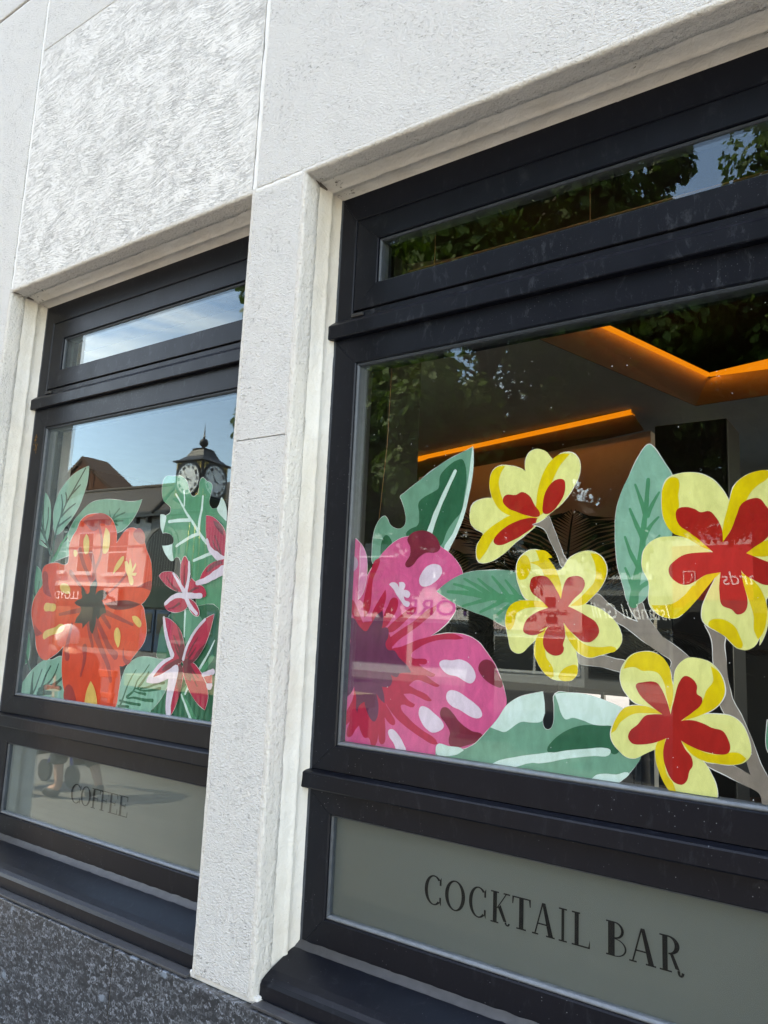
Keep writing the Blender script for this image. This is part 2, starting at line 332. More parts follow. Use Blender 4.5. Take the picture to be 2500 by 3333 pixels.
simple('letter_white', (.9, .9, .88), .5)
ART = """
@L|painted_leaf|tall sage green leaf
blade|sg|f|-21641 4857 -21611 4453 -21725 4000 -21943 3553 -22263 3186 -22605 2909 -22986 2665 -23190 2787 -23338 3213 -23348 3583 -23237 3946 -22961 4297 -22569 4583 -22080 4777
vein|vg|s60,104|-21807 4790 -22242 4244 -22703 3650 -23005 3040 -23121 2577 -23157 2163 -23160 1725
vein|vg|s54,93|-23010 3995 -22892 3661 -22897 3270
vein|vg|s52,90|-22167 3649 -22538 3484 -22870 3268
vein|vg|s53,90|-22318 3245 -22682 3077 -23037 2927
vein|vg|s54,93|-22778 4047 -22680 3857 -22703 3650
vein|vg|s52,75|-22002 4252 -22257 4089 -22529 3899
@L|painted_leaf|narrow sage green leaf
blade|sg|f|-24292 4233 -23914 4099 -23666 3841 -23501 3433 -23472 3009 -23479 2589 -23593 2425 -23774 2494 -24299 2751 -24310 3261 -24266 3689
vein|vg|s57,97|-23999 3728 -23927 3242 -23783 2811 -23544 2408 -23217 2009
vein|vg|s56,88|-23683 3602 -23634 3175 -23701 2728
vein|vg|s57,90|-24227 3687 -24080 3249 -23821 2812
vein|vg|s57,89|-24278 3109 -23983 2872 -23702 2597
@L|painted_leaf|small pointed green leaf
blade|sg|f|-24337 2752 -23992 2554 -23466 2249 -23640 2290 -24005 2385 -24319 2485
@L|painted_leaf|curled green leaf
blade|sg|f|-22968 1799 -22884 2054 -22666 2304 -22284 2599 -22225 2749 -22298 2446 -22125 1986 -22585 1884 -23095 1760
vein|mg|s90,165|-22347 2703 -22676 2356 -22918 2003 -23095 1760
@L|painted_leaf|round edged green leaf
blade|mg2|f|-24314 1742 -23945 1647 -23614 1394 -23481 1059 -23533 776 -23699 467 -23972 216 -24254 433 -24340 614 -24338 1137
vein|vg|s48,95|-24092 1450 -24004 1032 -23892 722 -23612 494
vein|vg|s47,94|-23699 1136 -23720 878 -23759 620
vein|vg|s48,96|-24253 1006 -24054 825 -23829 645
@L|painted_leaf|slim green leaf
blade|mg2|f|-24267 -254 -24042 -421 -23876 -761 -23801 -1111 -23829 -1415 -23968 -1548 -24314 -1341 -24362 -1037 -24338 -627
vein|vg|s47,94|-24185 -544 -24092 -974 -23932 -1370 -23595 -1775
vein|vg|s47,94|-24301 -881 -24106 -1127 -23932 -1370
@L|painted_leaf|large green leaf behind hibiscus
blade|mg2|f|-18750 3574 -18890 3279 -19093 3005 -19393 2757 -19788 2606 -20531 2585 -21316 2415 -22250 2420 -22371 2602 -22186 3003 -21819 3342 -21361 3610 -20719 3695 -19915 3629 -19212 3536
vein|dg|s47,93|-19526 3218 -19836 3138 -20205 3011 -20581 2881
vein|dg|s47,81|-19808 3350 -20000 3195 -20130 3031
vein|dg|s48,83|-20294 3309 -20245 3159 -20161 2984
vein|dg|s47,80|-19578 2971 -19886 2971 -20124 2997
vein|dg|s47,81|-19802 2837 -19992 2904 -20122 2982
@L|painted_monstera|green split leaf with mint veins
blade|mg|f|-17801 4161 -17398 4165 -17107 4141 -16838 3987 -16613 3587 -16499 3508 -16334 3568 -16300 3708 -16278 3942 -16202 4024 -16004 3921 -15770 3786 -15790 3531 -15820 3278 -15676 3119 -15479 3119 -15363 2953 -15079 2713 -14788 74 -15795 -22 -15885 175 -16370 1386 -16737 1574 -16870 1785 -17014 1811 -17107 1719 -17186 1909 -17206 2193 -17162 2262 -17276 2444 -17576 2527 -17666 2519 -17623 3000 -17435 3086 -17418 3230 -17541 3334 -17739 3444 -17845 3622 -17880 3871
leaf_edge|lg|f|-17853 3065 -17588 3010 -17611 2781 -17664 2504 -17779 2668 -17836 2889
leaf_edge|lg|f|-17653 2158 -17417 2156 -17207 2198 -17188 2003 -17090 1719 -17176 1702 -17453 1891 -17581 2037
leaf_edge|lg|f|-15359 3433 -15261 3335 -15122 3099 -15082 2735 -15220 2832 -15495 3109 -15427 3231
vein|lg|s51,109|-17248 3631 -17007 3374 -16719 3048 -16404 2751 -16170 2508 -15907 2269 -15797 2185
vein|lg|s38,63|-16919 3704 -16862 3509 -16845 3269
vein|lg|s67,103|-16103 3487 -16097 3155 -16156 2809 -16159 2554
vein|lg|s90,109|-17438 2841 -17116 2854 -16554 2847
vein|lg|s75,106|-17027 2129 -16755 2250 -16426 2379 -16146 2449
vein|lg|s78,102|-16257 1705 -15949 1791 -15566 1896
@L|painted_leaf|deep green leaf under the star flower
blade|dg|f|-17431 -970 -17439 -678 -17410 -300 -17256 0 -16910 302 -16478 373 -16116 442 -15131 420 -15064 -918 -15162 -2544 -16647 -2598 -17601 -2633 -17472 -2396 -17015 -1746 -16917 -1535 -17050 -1032
vein|mg2|f|-16416 375 -15908 242 -15724 85 -15949 -165 -16136 -374 -16295 -564 -16365 -261
vein|lg|s71,49|-16426 333 -16408 25 -16377 -363
vein|lg|s41,87|-15180 -414 -15348 -718 -15497 -943 -15661 -1170
vein|mg|s127,153|-15216 -848 -15422 -1076 -15578 -1243
vein|mg|s131,158|-16065 -1653 -16248 -1886 -16000 -2161 -15721 -2486
vein|lg|s79,63|-16047 -1672 -16145 -1858
vein|lg|s53,95|-16293 -1890 -16090 -2169 -15854 -2489
@L|painted_leaf|pale sage leaf with dark strokes
blade|sg|f|-18804 -1423 -18626 -1218 -18342 -1042 -17977 -979 -17576 -989 -17244 -1022 -16891 -1023 -16765 -1260 -16794 -1506 -16890 -1736 -17045 -1992 -17268 -2235 -17651 -2515 -18968 -2599 -19017 -2519 -18977 -2110
vein|dg|s29,88|-18275 -1367 -18462 -1602 -18626 -1890 -18776 -2263 -18912 -2509
vein|dg|s34,80|-17728 -1196 -17942 -1440 -18179 -1667 -18306 -1950 -18586 -2141
vein|dg|s74,86|-17721 -1405 -17942 -1671 -18117 -1851
vein|dg|s83,39|-17168 -1798 -17483 -1864 -17872 -1916 -18215 -1880
vein|dg|s72,50|-17030 -1641 -17345 -1689 -17657 -1795 -18014 -1864
vein|dg|s29,87|-18269 -1968 -18029 -1991 -17776 -2001
vein|dg|s41,100|-18546 -2180 -18278 -2137 -17836 -2161 -17459 -2145
vein|dg|s66,78|-18880 -2272 -18458 -2299 -17964 -2307
vein|dg|s72,72|-18926 -2425 -18477 -2401
@L|painted_leaf|broad sage leaf in the corner
blade|sg|f|-24228 -2403 -24009 -2156 -23672 -1842 -23290 -1552 -22894 -1361 -22475 -1326 -21999 -1193 -21823 -1254 -21690 -1524 -21564 -1975 -21401 -2622 -22629 -2662
vein|vg|s51,182|-23432 -1777 -23436 -2113 -23397 -2468
vein|vg|s50,93|-22956 -1651 -23078 -1944 -23224 -2288 -23362 -2465
vein|vg|s49,141|-22492 -1515 -22714 -1825 -22859 -2165 -22976 -2434
vein|vg|s42,104|-22086 -1432 -22224 -1744 -22500 -2044 -22887 -2238
vein|vg|s89,150|-21794 -1831 -22088 -2014 -22477 -2160 -22962 -2291
vein|vg|s136,102|-21834 -2156 -22229 -2141 -22723 -2202 -23005 -2294
vein|vg|s118,160|-22337 -2335 -22690 -2363 -23024 -2414
@L|painted_hibiscus|orange hibiscus
petal|or|f|-20970 3261 -20518 3223 -20134 3056 -19897 2803 -19780 2557 -19761 2293 -19580 2502 -19309 2706 -19052 2738 -18739 2612 -18485 2370 -18293 2042 -18069 1718 -17974 1400 -17936 1040 -17974 816 -18119 614 -18325 476 -18189 367 -18079 102 -17998 -117 -17974 -380 -18045 -603 -18257 -833 -18505 -1066 -18698 -1210 -18899 -1311 -19031 -1310 -18952 -1669 -18968 -2024 -19074 -2495 -19975 -2488 -21324 -2492 -21621 -2236 -21835 -1778 -21935 -1258 -21925 -872 -22184 -1079 -22498 -1241 -22824 -1367 -23155 -1277 -23422 -992 -23569 -597 -23780 -250 -23940 155 -23895 516 -23681 827 -23475 1033 -23565 1291 -23536 1601 -23266 1711 -22823 1745 -22203 1711 -22159 1937 -22216 2241 -22100 2541 -21888 2787 -21763 3035 -21459 3222
petal_shading|rd|f|-20967 3246 -20478 3220 -20082 2981 -20181 2863 -20589 2931 -20989 2899 -21273 3112
petal_shading|rd|f|-21284 3173 -20941 3096 -20726 2789 -20954 2700 -21405 2918 -21592 3027
petal_shading|rd|f|-23475 1033 -23504 1445 -23303 1444 -23120 983 -22870 630 -23350 778
petal_shading|rd|f|-23716 -248 -23474 -392 -23155 -531 -23382 -615 -23569 -597
petal_shading|rd|f|-18633 948 -18124 1130 -17949 1130 -17945 861 -18310 949
petal_shading|ch2|f|-20017 473 -19570 549 -18977 580 -18532 518 -18347 476 -18655 380 -19229 301 -19765 346
petal_shading|rd|f|-18716 2705 -18406 2322 -18500 2232 -18887 2384 -18990 2575
stripe|rd|s98,154|-20743 2888 -20497 2389 -20494 1903 -20732 1423 -20809 940
stripe|rd|s188,101|-21597 2124 -21358 1723 -20950 1279 -20640 893
stripe|rd|s183,70|-20997 2011 -20766 1617 -20602 1133 -20552 846
stripe|rd|s160,58|-21978 1433 -21491 1085 -21027 794
stripe|rd|s102,64|-18973 1501 -19497 1038 -20056 707
stripe|rd|s88,175|-22325 91 -21743 177 -21176 262
stripe|rd|s159,80|-20055 238 -19341 69 -18615 -114
stripe|rd|s160,120|-20117 143 -19847 -83 -19672 -216
stripe|rd|s148,242|-20413 41 -19938 -456 -19567 -853 -19277 -1019
stripe|rd|s270,122|-20500 86 -20332 -425 -19937 -917 -19559 -1352 -19382 -1745
stripe|rd|s205,123|-20810 31 -20663 -343 -20424 -802
stripe|rd|s99,240|-21592 -183 -21677 -620 -21739 -960 -21652 -1195
stripe|rd|s231,81|-20810 -867 -20752 -1192 -20859 -1711
stripe|rd|f|-18808 -503 -18911 -776 -18790 -1082 -18498 -1110 -18691 -1254 -18941 -1046
stripe|rd|f|-21598 -2140 -21416 -2008 -21191 -2108 -20940 -2459 -21575 -2476
centre|ch|f|-20617 1219 -20494 1061 -20520 894 -20534 741 -20393 847 -20039 839 -19971 755 -20044 637 -20188 564 -20001 379 -19908 194 -20117 143 -20217 46 -20311 -3 -20390 136 -20380 -146 -20485 -454 -20624 -342 -20713 -61 -20856 -160 -21032 -309 -21058 -167 -21266 -149 -21447 -154 -21379 16 -21236 140 -21201 310 -21450 402 -21579 473 -21398 573 -21203 638 -21272 793 -21295 1012 -21175 939 -20977 747 -20864 796 -20834 988
fleck|tn|f|-21336 2625 -21200 2510 -21114 2211 -21145 2015 -21282 1993 -21396 2169 -21442 2469
fleck|tn|f|-20366 2789 -20188 2669 -20084 2375 -20115 2087 -20231 1984 -20369 2007 -20417 2289 -20410 2581
fleck|tn|f|-21919 2122 -21782 2119 -21701 2002 -21778 1914 -21893 1981
fleck|tn|f|-19763 1358 -19718 1556 -19554 1766 -19347 1889 -19311 1856 -19406 1646 -19569 1484
fleck|tn|f|-19266 1714 -19158 1736 -19050 1618 -19023 1827 -18943 1686 -18863 1500 -18737 1683 -18710 1599 -18845 1384 -18648 1383 -18687 1305 -18871 1315 -18755 1131 -18791 1030 -18946 1085 -19026 1270 -19144 1410 -19225 1597
fleck|tn|f|-22451 1009 -22255 1075 -21984 1010 -21876 887 -21895 764 -22152 762 -22387 860
fleck|tn|f|-23229 271 -23144 435 -22874 429 -22605 408 -22537 284 -22648 182 -22871 188 -23138 182
fleck|tn|f|-23099 -629 -23049 -477 -22758 -377 -22464 -308 -22225 -202 -21985 -244 -21979 -365 -22213 -486 -22548 -548 -22837 -643 -23028 -715
fleck|tn|f|-18673 123 -18547 144 -18320 60 -18217 -57 -18249 -178 -18419 -130 -18596 -1
fleck|tn|f|-19311 -214 -19168 -313 -19106 -470 -19137 -742 -19187 -798 -19372 -571 -19424 -345
fleck|tn|f|-20323 -1826 -20140 -1981 -19949 -2283 -19885 -2480 -20524 -2468 -20471 -2098
@L|painted_star_flower|small crimson five petalled flower
petal|cr|f|-17641 1290 -17509 1383 -17279 1410 -17063 1392 -16875 1297 -16674 1089 -16575 849 -16676 837 -16925 882 -17223 996 -17457 1136
petal|cr|f|-16615 1831 -16482 1732 -16370 1523 -16355 1272 -16412 1044 -16516 930 -16634 1043 -16723 1250 -16746 1505 -16703 1713
petal|cr|f|-16265 1226 -15994 1067 -15752 978 -15619 822 -15625 734 -15817 698 -16287 727 -16380 930
petal|cr|f|-16483 668 -16295 524 -16379 387 -16639 291 -16915 285 -17170 349 -17292 462 -17163 556 -16860 652
petal|cr|f|-16278 659 -16102 594 -15956 484 -15827 243 -15887 197 -16094 259 -16289 479
stripe|cd|s31,69|-17293 1253 -17090 1066 -16786 882
stripe|cd|s30,73|-16582 1572 -16563 1296 -16514 1044
stripe|cd|s89,48|-16298 817 -16111 931 -15947 954
stripe|cd|s72,30|-16669 518 -16864 423 -17103 373
highlight|lv|s68,149|-17024 1356 -16822 1159 -16585 929 -16445 771
highlight|lv|s78,139|-16405 1661 -16364 1340 -16395 1044 -16448 793
highlight|lv|s106,161|-17245 509 -17034 650 -16768 745 -16422 726
highlight|lv|s145,163|-15822 743 -16120 740 -16460 759
highlight|lv|s168,102|-16445 771 -16258 502 -15928 262
@L|painted_petal|crimson petal by the pillar
petal|cr|f|-15870 2934 -15651 2899 -15337 2725 -15047 2419 -14966 1683 -15235 1821 -15542 1963 -15749 2195 -15827 2518
stripe|cd|f|-15571 2781 -15402 2728 -15153 2513 -15135 2355 -15344 2498 -15509 2664
stripe|cd|s35,76|-15458 2367 -15340 2182 -15176 1865
stripe|cd|s35,76|-15524 2233 -15422 2050 -15277 1912
highlight|lv|s77,236|-15757 2264 -15612 2010 -15366 1846 -15092 1685
@L|painted_petal|lower crimson petal by the pillar
petal|cr|f|-15936 1134 -15831 1359 -15625 1559 -15346 1667 -14971 1727 -14994 1375 -15356 1200 -15732 1089
stripe|cd|f|-15702 1381 -15527 1558 -15123 1675 -15082 1596 -15392 1512 -15541 1402
highlight|lv|s135,265|-15997 1089 -15675 1156 -15366 1289 -15062 1419
@L|painted_star_flower|large crimson four petalled flower
petal|cr|f|-17290 125 -17077 110 -16740 -27 -16530 -185 -16375 -425 -16280 -684 -16300 -1009 -16486 -999 -16819 -855 -17056 -515 -17195 -208
petal|cr|f|-15235 268 -15308 -63 -15439 -445 -15662 -794 -15932 -1028 -16292 -1069 -16338 -951 -16201 -580 -16027 -269 -15622 108
petal|cr|f|-16333 -991 -16522 -1204 -16934 -1414 -17499 -1525 -17657 -1567 -17518 -1391 -17227 -1145 -16926 -1004 -16592 -904
petal|cr|f|-16535 -1104 -16271 -1229 -16271 -1589 -16339 -1894 -16452 -2202 -16604 -2455 -16691 -2503 -16790 -2232 -16813 -1832 -16729 -1522
petal|cr|f|-16287 -1109 -15932 -1028 -15610 -1226 -15407 -1447 -15265 -1670 -15223 -1898 -15302 -2204 -15627 -2050 -15960 -1764 -16180 -1463
petal|cr|f|-15481 -1315 -15145 -1215 -15103 -1580 -15312 -1518
petal_shading|cd|f|-16671 -66 -16447 -346 -16295 -685 -16272 -987 -16422 -1016 -16487 -756 -16472 -510 -16582 -269
petal_shading|cd|f|-15463 -486 -15635 -772 -15931 -1038 -16287 -1109 -16244 -965 -15942 -948 -15788 -740
petal_shading|cd|f|-16302 -989 -16532 -1124 -16830 -1244 -17103 -1343 -17111 -1282 -16849 -1102 -16582 -985 -16430 -956
petal_shading|cd|f|-16417 -1056 -16292 -1190 -16284 -1490 -16311 -1871 -16356 -1994 -16438 -1601 -16508 -1304
petal_shading|cd|f|-16292 -1069 -16015 -1092 -15898 -1304 -15930 -1524 -16087 -1476 -16233 -1286
stripe|cd|s33,94|-16776 -348 -16607 -557 -16420 -793
stripe|cd|s33,93|-16709 -541 -16580 -760 -16366 -972
stripe|cd|s32,79|-15788 -370 -15985 -610 -16135 -859
stripe|cd|s32,79|-15832 -623 -15962 -789 -16150 -980
stripe|cd|s79,32|-16045 -1094 -15843 -1261 -15647 -1405
stripe|cd|s79,32|-16070 -1136 -15856 -1400 -15665 -1623
stripe|cd|s64,32|-16404 -1156 -16434 -1400 -16451 -1743
highlight|lv|s85,159|-17241 126 -17131 -206 -16952 -573 -16754 -872
highlight|lv|s78,94|-15565 120 -15861 -141 -16070 -412 -16219 -682 -16291 -958
highlight|lv|f|-16840 -938 -16680 -949 -16978 -1089 -17242 -1270 -17468 -1512 -17187 -1431 -16827 -1264 -16517 -1123 -16454 -1200 -16482 -1504 -16583 -1914 -16636 -2218 -16629 -2497 -16736 -2517 -16848 -2157 -16845 -1834 -16826 -1508 -17159 -1634 -17476 -1688 -17741 -1677 -17723 -1572 -17521 -1371 -17262 -1127
highlight|lv|s113,154|-15467 -1314 -15284 -1263 -15116 -1213
highlight|lv|f|-15325 -1529 -15112 -1503 -15122 -1659 -15266 -1660
@R|painted_leaf|pointed green leaf above the pink hibiscus
blade|sg2|f|-7680 4018 -7658 3756 -7689 3371 -7765 2959 -7844 2612 -7975 2236 -8144 1892 -8248 1736 -8536 1550 -9103 1461 -9982 1472 -10193 1543 -10228 1781 -10210 2190 -10121 2461 -9930 2624 -9836 2551 -9746 2410 -9579 2319 -9420 2329 -9337 2426 -9366 2696 -9472 2972 -9512 3060 -9419 3122 -9110 3319 -8732 3557 -8360 3757 -7995 3903
leaf_edge|lg|f|-7694 4020 -7662 3886 -7657 3497 -7746 2926 -7858 2486 -8042 2080 -8247 1704 -8324 1801 -8117 2146 -7916 2616 -7806 3123 -7747 3505
leaf_shading|dg|f|-7936 3766 -7859 3645 -7813 3317 -7855 2965 -7916 2616 -8091 2433 -8265 2184 -8401 1899 -8738 1877 -9129 2019 -9313 2174 -9220 2287 -9009 2378 -8981 2608 -9012 2876 -8862 3000 -8599 3114 -8507 3174 -8480 3436 -8318 3621 -8063 3756
vein|lg|s78,142|-8099 3519 -8300 3126 -8542 2618 -8695 2200
leaf_shading|dg|f|-9857 2184 -9751 2123 -9682 1970 -9836 1806 -9985 1748 -9988 1945 -9935 2113
@R|painted_hibiscus|large pink hibiscus with a plum centre
petal|pk|f|-10786 2177 -10605 2049 -10467 1890 -10365 1613 -10342 1239 -10227 1408 -10033 1658 -9761 1921 -9487 2081 -9213 2138 -8904 2176 -8558 2098 -8420 1900 -8175 1734 -7950 1509 -7836 1274 -7930 917 -7991 607 -7975 588 -8132 310 -8362 100 -8562 -30 -8189 34 -7923 44 -7660 -3 -7432 -106 -7236 -305 -7060 -515 -6932 -751 -6819 -1039 -6772 -1275 -6869 -1497 -7046 -1701 -7225 -1880 -7436 -2118 -7716 -2259 -8037 -2298 -8310 -2496 -8305 -2633 -9183 -2550 -10136 -2522 -10990 -2564 -10926 -1765 -10830 -207 -10927 356 -10856 1242 -10858 1935
petal|pl2|f|-10560 2015 -10457 1891 -10370 1683 -10343 1479 -10346 1190 -10454 819 -10554 716 -10559 970 -10548 1481 -10570 1825
stripe|cr|f|-10200 1477 -10144 1594 -10003 1659 -9989 1592 -10069 1374 -10161 1173 -10181 804 -10224 470 -10359 301 -10401 634 -10321 1055 -10272 1275
stripe|cr|f|-10818 712 -10730 713 -10577 525 -10457 308 -10351 61 -10439 27 -10641 272 -10778 522
stripe|cr|f|-9805 941 -9777 787 -9855 477 -9993 227 -10105 162 -10154 347 -9981 691
stripe|cr|f|-9606 758 -9475 744 -9448 577 -9584 330 -9759 112 -9909 76 -9812 386 -9711 603
stripe|cr|f|-8958 570 -8988 465 -9179 311 -9389 124 -9641 -5 -9756 51 -9542 240 -9259 459 -9047 569
stripe|cr|f|-8458 623 -8481 505 -8682 324 -9024 77 -9375 -146 -9696 -370 -9814 -255 -9456 1 -9032 255 -8689 501
stripe|cr|f|-7772 -50 -7919 -84 -8252 -98 -8591 -171 -8865 -300 -9052 -471 -8996 -527 -8785 -524 -8644 -551 -8659 -624 -8850 -636 -8706 -728 -8427 -825 -8459 -879 -8666 -855 -8525 -946 -8310 -1044 -8349 -1081 -8624 -1025 -8905 -979 -9076 -1102 -8896 -1175 -8614 -1267 -8490 -1370 -8540 -1397 -8784 -1338 -9032 -1273 -9209 -1302 -9061 -1420 -8899 -1492 -8949 -1554 -9234 -1522 -9267 -1568 -9079 -1767 -8720 -1987 -8374 -2144 -8310 -2234 -8403 -2259 -8713 -2155 -9068 -1995 -9362 -1824 -9592 -1612 -9711 -1446 -9844 -1070 -9681 -640 -9620 -397 -9295 -291 -8873 -124 -8459 -20 -8056 39
stripe|cr|f|-10532 118 -9720 83 -9585 -1051 -9671 -1502 -9513 -1722 -9392 -1943 -9463 -1979 -9672 -1825 -9635 -2172 -9660 -2378 -9751 -2403 -9818 -2192 -9879 -2433 -9969 -2487 -10073 -2309 -10186 -2321 -10309 -2187 -10355 -2072 -10445 -2171 -10571 -2335 -10668 -2346 -10693 -2258 -10612 -2008 -10743 -2112 -10823 -2090 -10723 -1807 -10583 -1551 -10536 -1364 -10650 -511
centre|pm|f|-9855 477 -9826 293 -9852 78 -9702 99 -9666 -97 -9740 -252 -9658 -384 -9491 -390 -9355 -532 -9131 -696 -9028 -836 -9159 -845 -9320 -870 -9389 -955 -9555 -916 -9512 -1046 -9579 -1169 -9782 -1185 -9716 -1358 -9688 -1533 -9822 -1456 -9922 -1345 -9853 -1577 -9858 -1814 -9944 -1947 -10060 -1893 -10186 -1697 -10233 -1551 -10381 -1654 -10418 -1808 -10462 -1722 -10468 -1511 -10544 -1243 -10632 -1403 -10782 -1522 -10776 -1322 -10820 -955 -10809 -519 -10708 -233 -10805 15 -10788 252 -10662 287 -10492 119 -10289 2 -10180 129 -10002 381
blotch|mr|f|-9268 2057 -9176 2186 -8907 2248 -8676 2200 -8481 2031 -8410 1836 -8507 1758 -8770 1748 -8957 1638 -9104 1477 -9238 1437 -9300 1496 -9191 1692 -9181 1889
blotch|mr|f|-7416 -633 -7357 -505 -7201 -455 -7075 -516 -6979 -700 -6868 -882 -6881 -977 -7003 -973 -7253 -855 -7382 -727
blotch|mr|f|-8279 -1591 -8232 -1497 -8117 -1483 -7982 -1576 -7830 -1727 -7537 -1887 -7285 -1940 -7290 -2007 -7406 -2088 -7592 -2163 -7844 -2253 -8024 -2228 -8051 -2107 -8033 -1968 -8155 -1787 -8258 -1686
fleck|lv|f|-8915 1136 -8865 1297 -8720 1456 -8534 1502 -8384 1452 -8342 1324 -8411 1198 -8555 1087 -8739 1014 -8872 1039
fleck|lv|f|-9707 1054 -9637 1104 -9516 1087 -9432 989 -9446 1104 -9320 1104 -9269 1039 -9312 941 -9194 925 -9132 845 -9186 764 -9305 811 -9261 714 -9143 668 -9169 571 -9255 585 -9378 697 -9504 842 -9568 940
fleck|lv2|f|-10821 1708 -10712 1706 -10610 1583 -10631 1446 -10734 1361 -10806 1352
fleck|lv|f|-8335 -590 -8236 -522 -8036 -516 -7806 -489 -7609 -575 -7494 -707 -7474 -844 -7566 -952 -7727 -917 -7893 -839 -8125 -805 -8280 -701
fleck|lv|f|-8143 -1228 -8080 -1139 -7882 -1137 -7653 -1243 -7459 -1350 -7330 -1460 -7302 -1566 -7388 -1628 -7578 -1606 -7805 -1504 -8003 -1440 -8122 -1339
fleck|lv|f|-8804 -1655 -8758 -1522 -8603 -1522 -8429 -1619 -8222 -1766 -8178 -1873 -8248 -1950 -8446 -2019 -8619 -1948 -8746 -1805
fleck|lv|f|-9565 -2106 -9459 -2057 -9329 -2124 -9159 -2319 -9075 -2451 -9095 -2539 -9291 -2521 -9407 -2348 -9530 -2218
@R|painted_leaf|long horizontal green leaf with darker veins
blade|sg2|f|-8455 914 -8260 1072 -7977 1228 -7627 1334 -7181 1354 -6683 1326 -6519 1221 -6291 927 -6101 755 -5915 586 -6439 343 -6757 217 -7223 391 -7643 522 -8011 660 -8321 831
vein|mg|s62,192|-8181 906 -7788 887 -7337 830 -6835 790 -6352 752
vein|mg|s48,102|-8043 1072 -7686 980 -7337 830
vein|mg|s47,115|-7797 1180 -7514 1042 -7100 802
vein|mg|s46,112|-7466 1179 -7205 982 -6933 789
vein|mg|s45,110|-7144 1224 -6939 1013 -6737 776
vein|mg|s45,108|-6843 1147 -6675 954 -6510 750
vein|mg|s47,100|-7814 610 -7435 707 -7066 802
vein|mg|s52,111|-7395 497 -7063 653 -6834 775
vein|mg|s51,108|-7024 445 -6766 628 -6542 749
@R|painted_leaf|broad green leaf along the sill
blade|sg2|f|-8318 -2304 -7715 -2272 -7436 -2118 -7285 -1967 -7105 -1760 -6928 -1556 -6753 -1300 -6519 -1147 -6229 -1045 -6007 -988 -6009 -1466 -5965 -1666 -5895 -1684 -5812 -1624 -5777 -1290 -5759 -1008 -5479 -965 -5052 -988 -4690 -1081 -4439 -1192 -4243 -1413 -4150 -1947 -4248 -2124 -4395 -2309 -4643 -2510 -5256 -2526 -6070 -2517 -6492 -2548 -7705 -2581 -8309 -2529
highlight|lg|f|-7111 -1774 -6928 -1556 -6753 -1300 -6519 -1147 -6229 -1045 -6007 -988 -6006 -1529 -6221 -1590 -6452 -1600 -6655 -1739 -6801 -1828 -6952 -1810
highlight|lg|f|-5767 -1009 -5479 -965 -5052 -988 -4690 -1081 -4439 -1192 -4243 -1413 -4243 -1485 -4490 -1499 -4792 -1499 -4999 -1503 -5208 -1451 -5422 -1422 -5557 -1460 -5640 -1355 -5696 -1182
highlight|lg|f|-8320 -2243 -8039 -2243 -7748 -2249 -7690 -2283 -7840 -2382 -8097 -2450 -8312 -2455
leaf_shading|dg|f|-5909 -2055 -5800 -1878 -5636 -1733 -5394 -1594 -5155 -1520 -4869 -1507 -4640 -1503 -4491 -1679 -4566 -1952 -4666 -1976 -4717 -1910 -4895 -1907 -5259 -1976 -5661 -2075 -5880 -2102
highlight|lg|f|-7117 -2490 -6879 -2367 -6498 -2254 -6099 -2153 -5768 -2079 -5852 -2111 -5525 -2021 -5154 -1951 -4767 -1892 -4696 -1920 -4729 -2008 -4998 -2054 -5524 -2170 -6073 -2328 -6209 -2332 -6698 -2499
highlight|lg|f|-5061 -2486 -4971 -2389 -4793 -2336 -4592 -2324 -4394 -2257 -4358 -2285 -4444 -2375 -4642 -2505 -4869 -2519
@R|painted_plumeria|yellow and red flower highest of the four
petal|ye|f|-6172 2401 -6380 2442 -6706 2474 -6872 2482 -7111 2634 -7204 2921 -7255 3177 -7199 3426 -7031 3537 -6794 3522 -6560 3448 -6444 3376 -6447 3577 -6369 3755 -6176 3813 -6015 3750 -5872 3584 -5851 3559 -5696 3665 -5512 3677 -5360 3587 -5284 3417 -5298 3211 -5417 2956 -5656 2648 -5932 2441 -6149 2258 -6311 2138 -6629 1909 -6953 1645 -7287 1505 -7459 1532 -7522 1688 -7504 1905 -7371 2103 -7548 2219 -7675 2350 -7706 2541 -7635 2759 -7427 2857 -7151 2849 -6976 2658 -6641 2547
petal_shading|yo|f|-6902 3526 -6993 3377 -7040 3192 -6983 2938 -6877 2714 -6642 2577 -6380 2442 -6140 2399 -6187 2372 -6574 2467 -6772 2477 -6975 2580 -7168 2841 -7255 3177 -7199 3426 -7065 3525
petal_shading|yo|f|-6156 2391 -6378 2336 -6702 2290 -6965 2164 -7162 1956 -7293 1745 -7443 1563 -7515 1657 -7504 1874 -7355 2117 -7070 2322 -6739 2475 -6412 2443
petal_shading|yo|f|-5497 3639 -5694 3424 -5877 3079 -6029 2730 -6063 2463 -6167 2469 -6193 2710 -6129 3099 -6006 3392 -5851 3575 -5665 3662
centre|re|f|-6939 2795 -6881 2900 -6648 2890 -6518 2943 -6354 2864 -6223 2644 -6109 2443 -6156 2415 -6380 2448 -6641 2547 -6842 2650
centre|re|f|-6171 2386 -6217 2254 -6438 2083 -6728 1942 -6958 1864 -7093 1893 -7128 1955 -7064 2076 -6834 2250 -6572 2360 -6347 2401
centre|re|f|-6042 2492 -6050 2672 -6000 2908 -5877 3079 -5722 3151 -5615 3119 -5589 2998 -5612 2822 -5718 2651 -5870 2497 -5979 2459
@R|painted_branch|grey brown branch
branch|br|f|-6275 2264 -6118 2302 -5916 2426 -5836 2215 -5711 1918 -5618 1654 -5526 1423 -5615 1395 -5738 1628 -5895 1924 -6022 2164
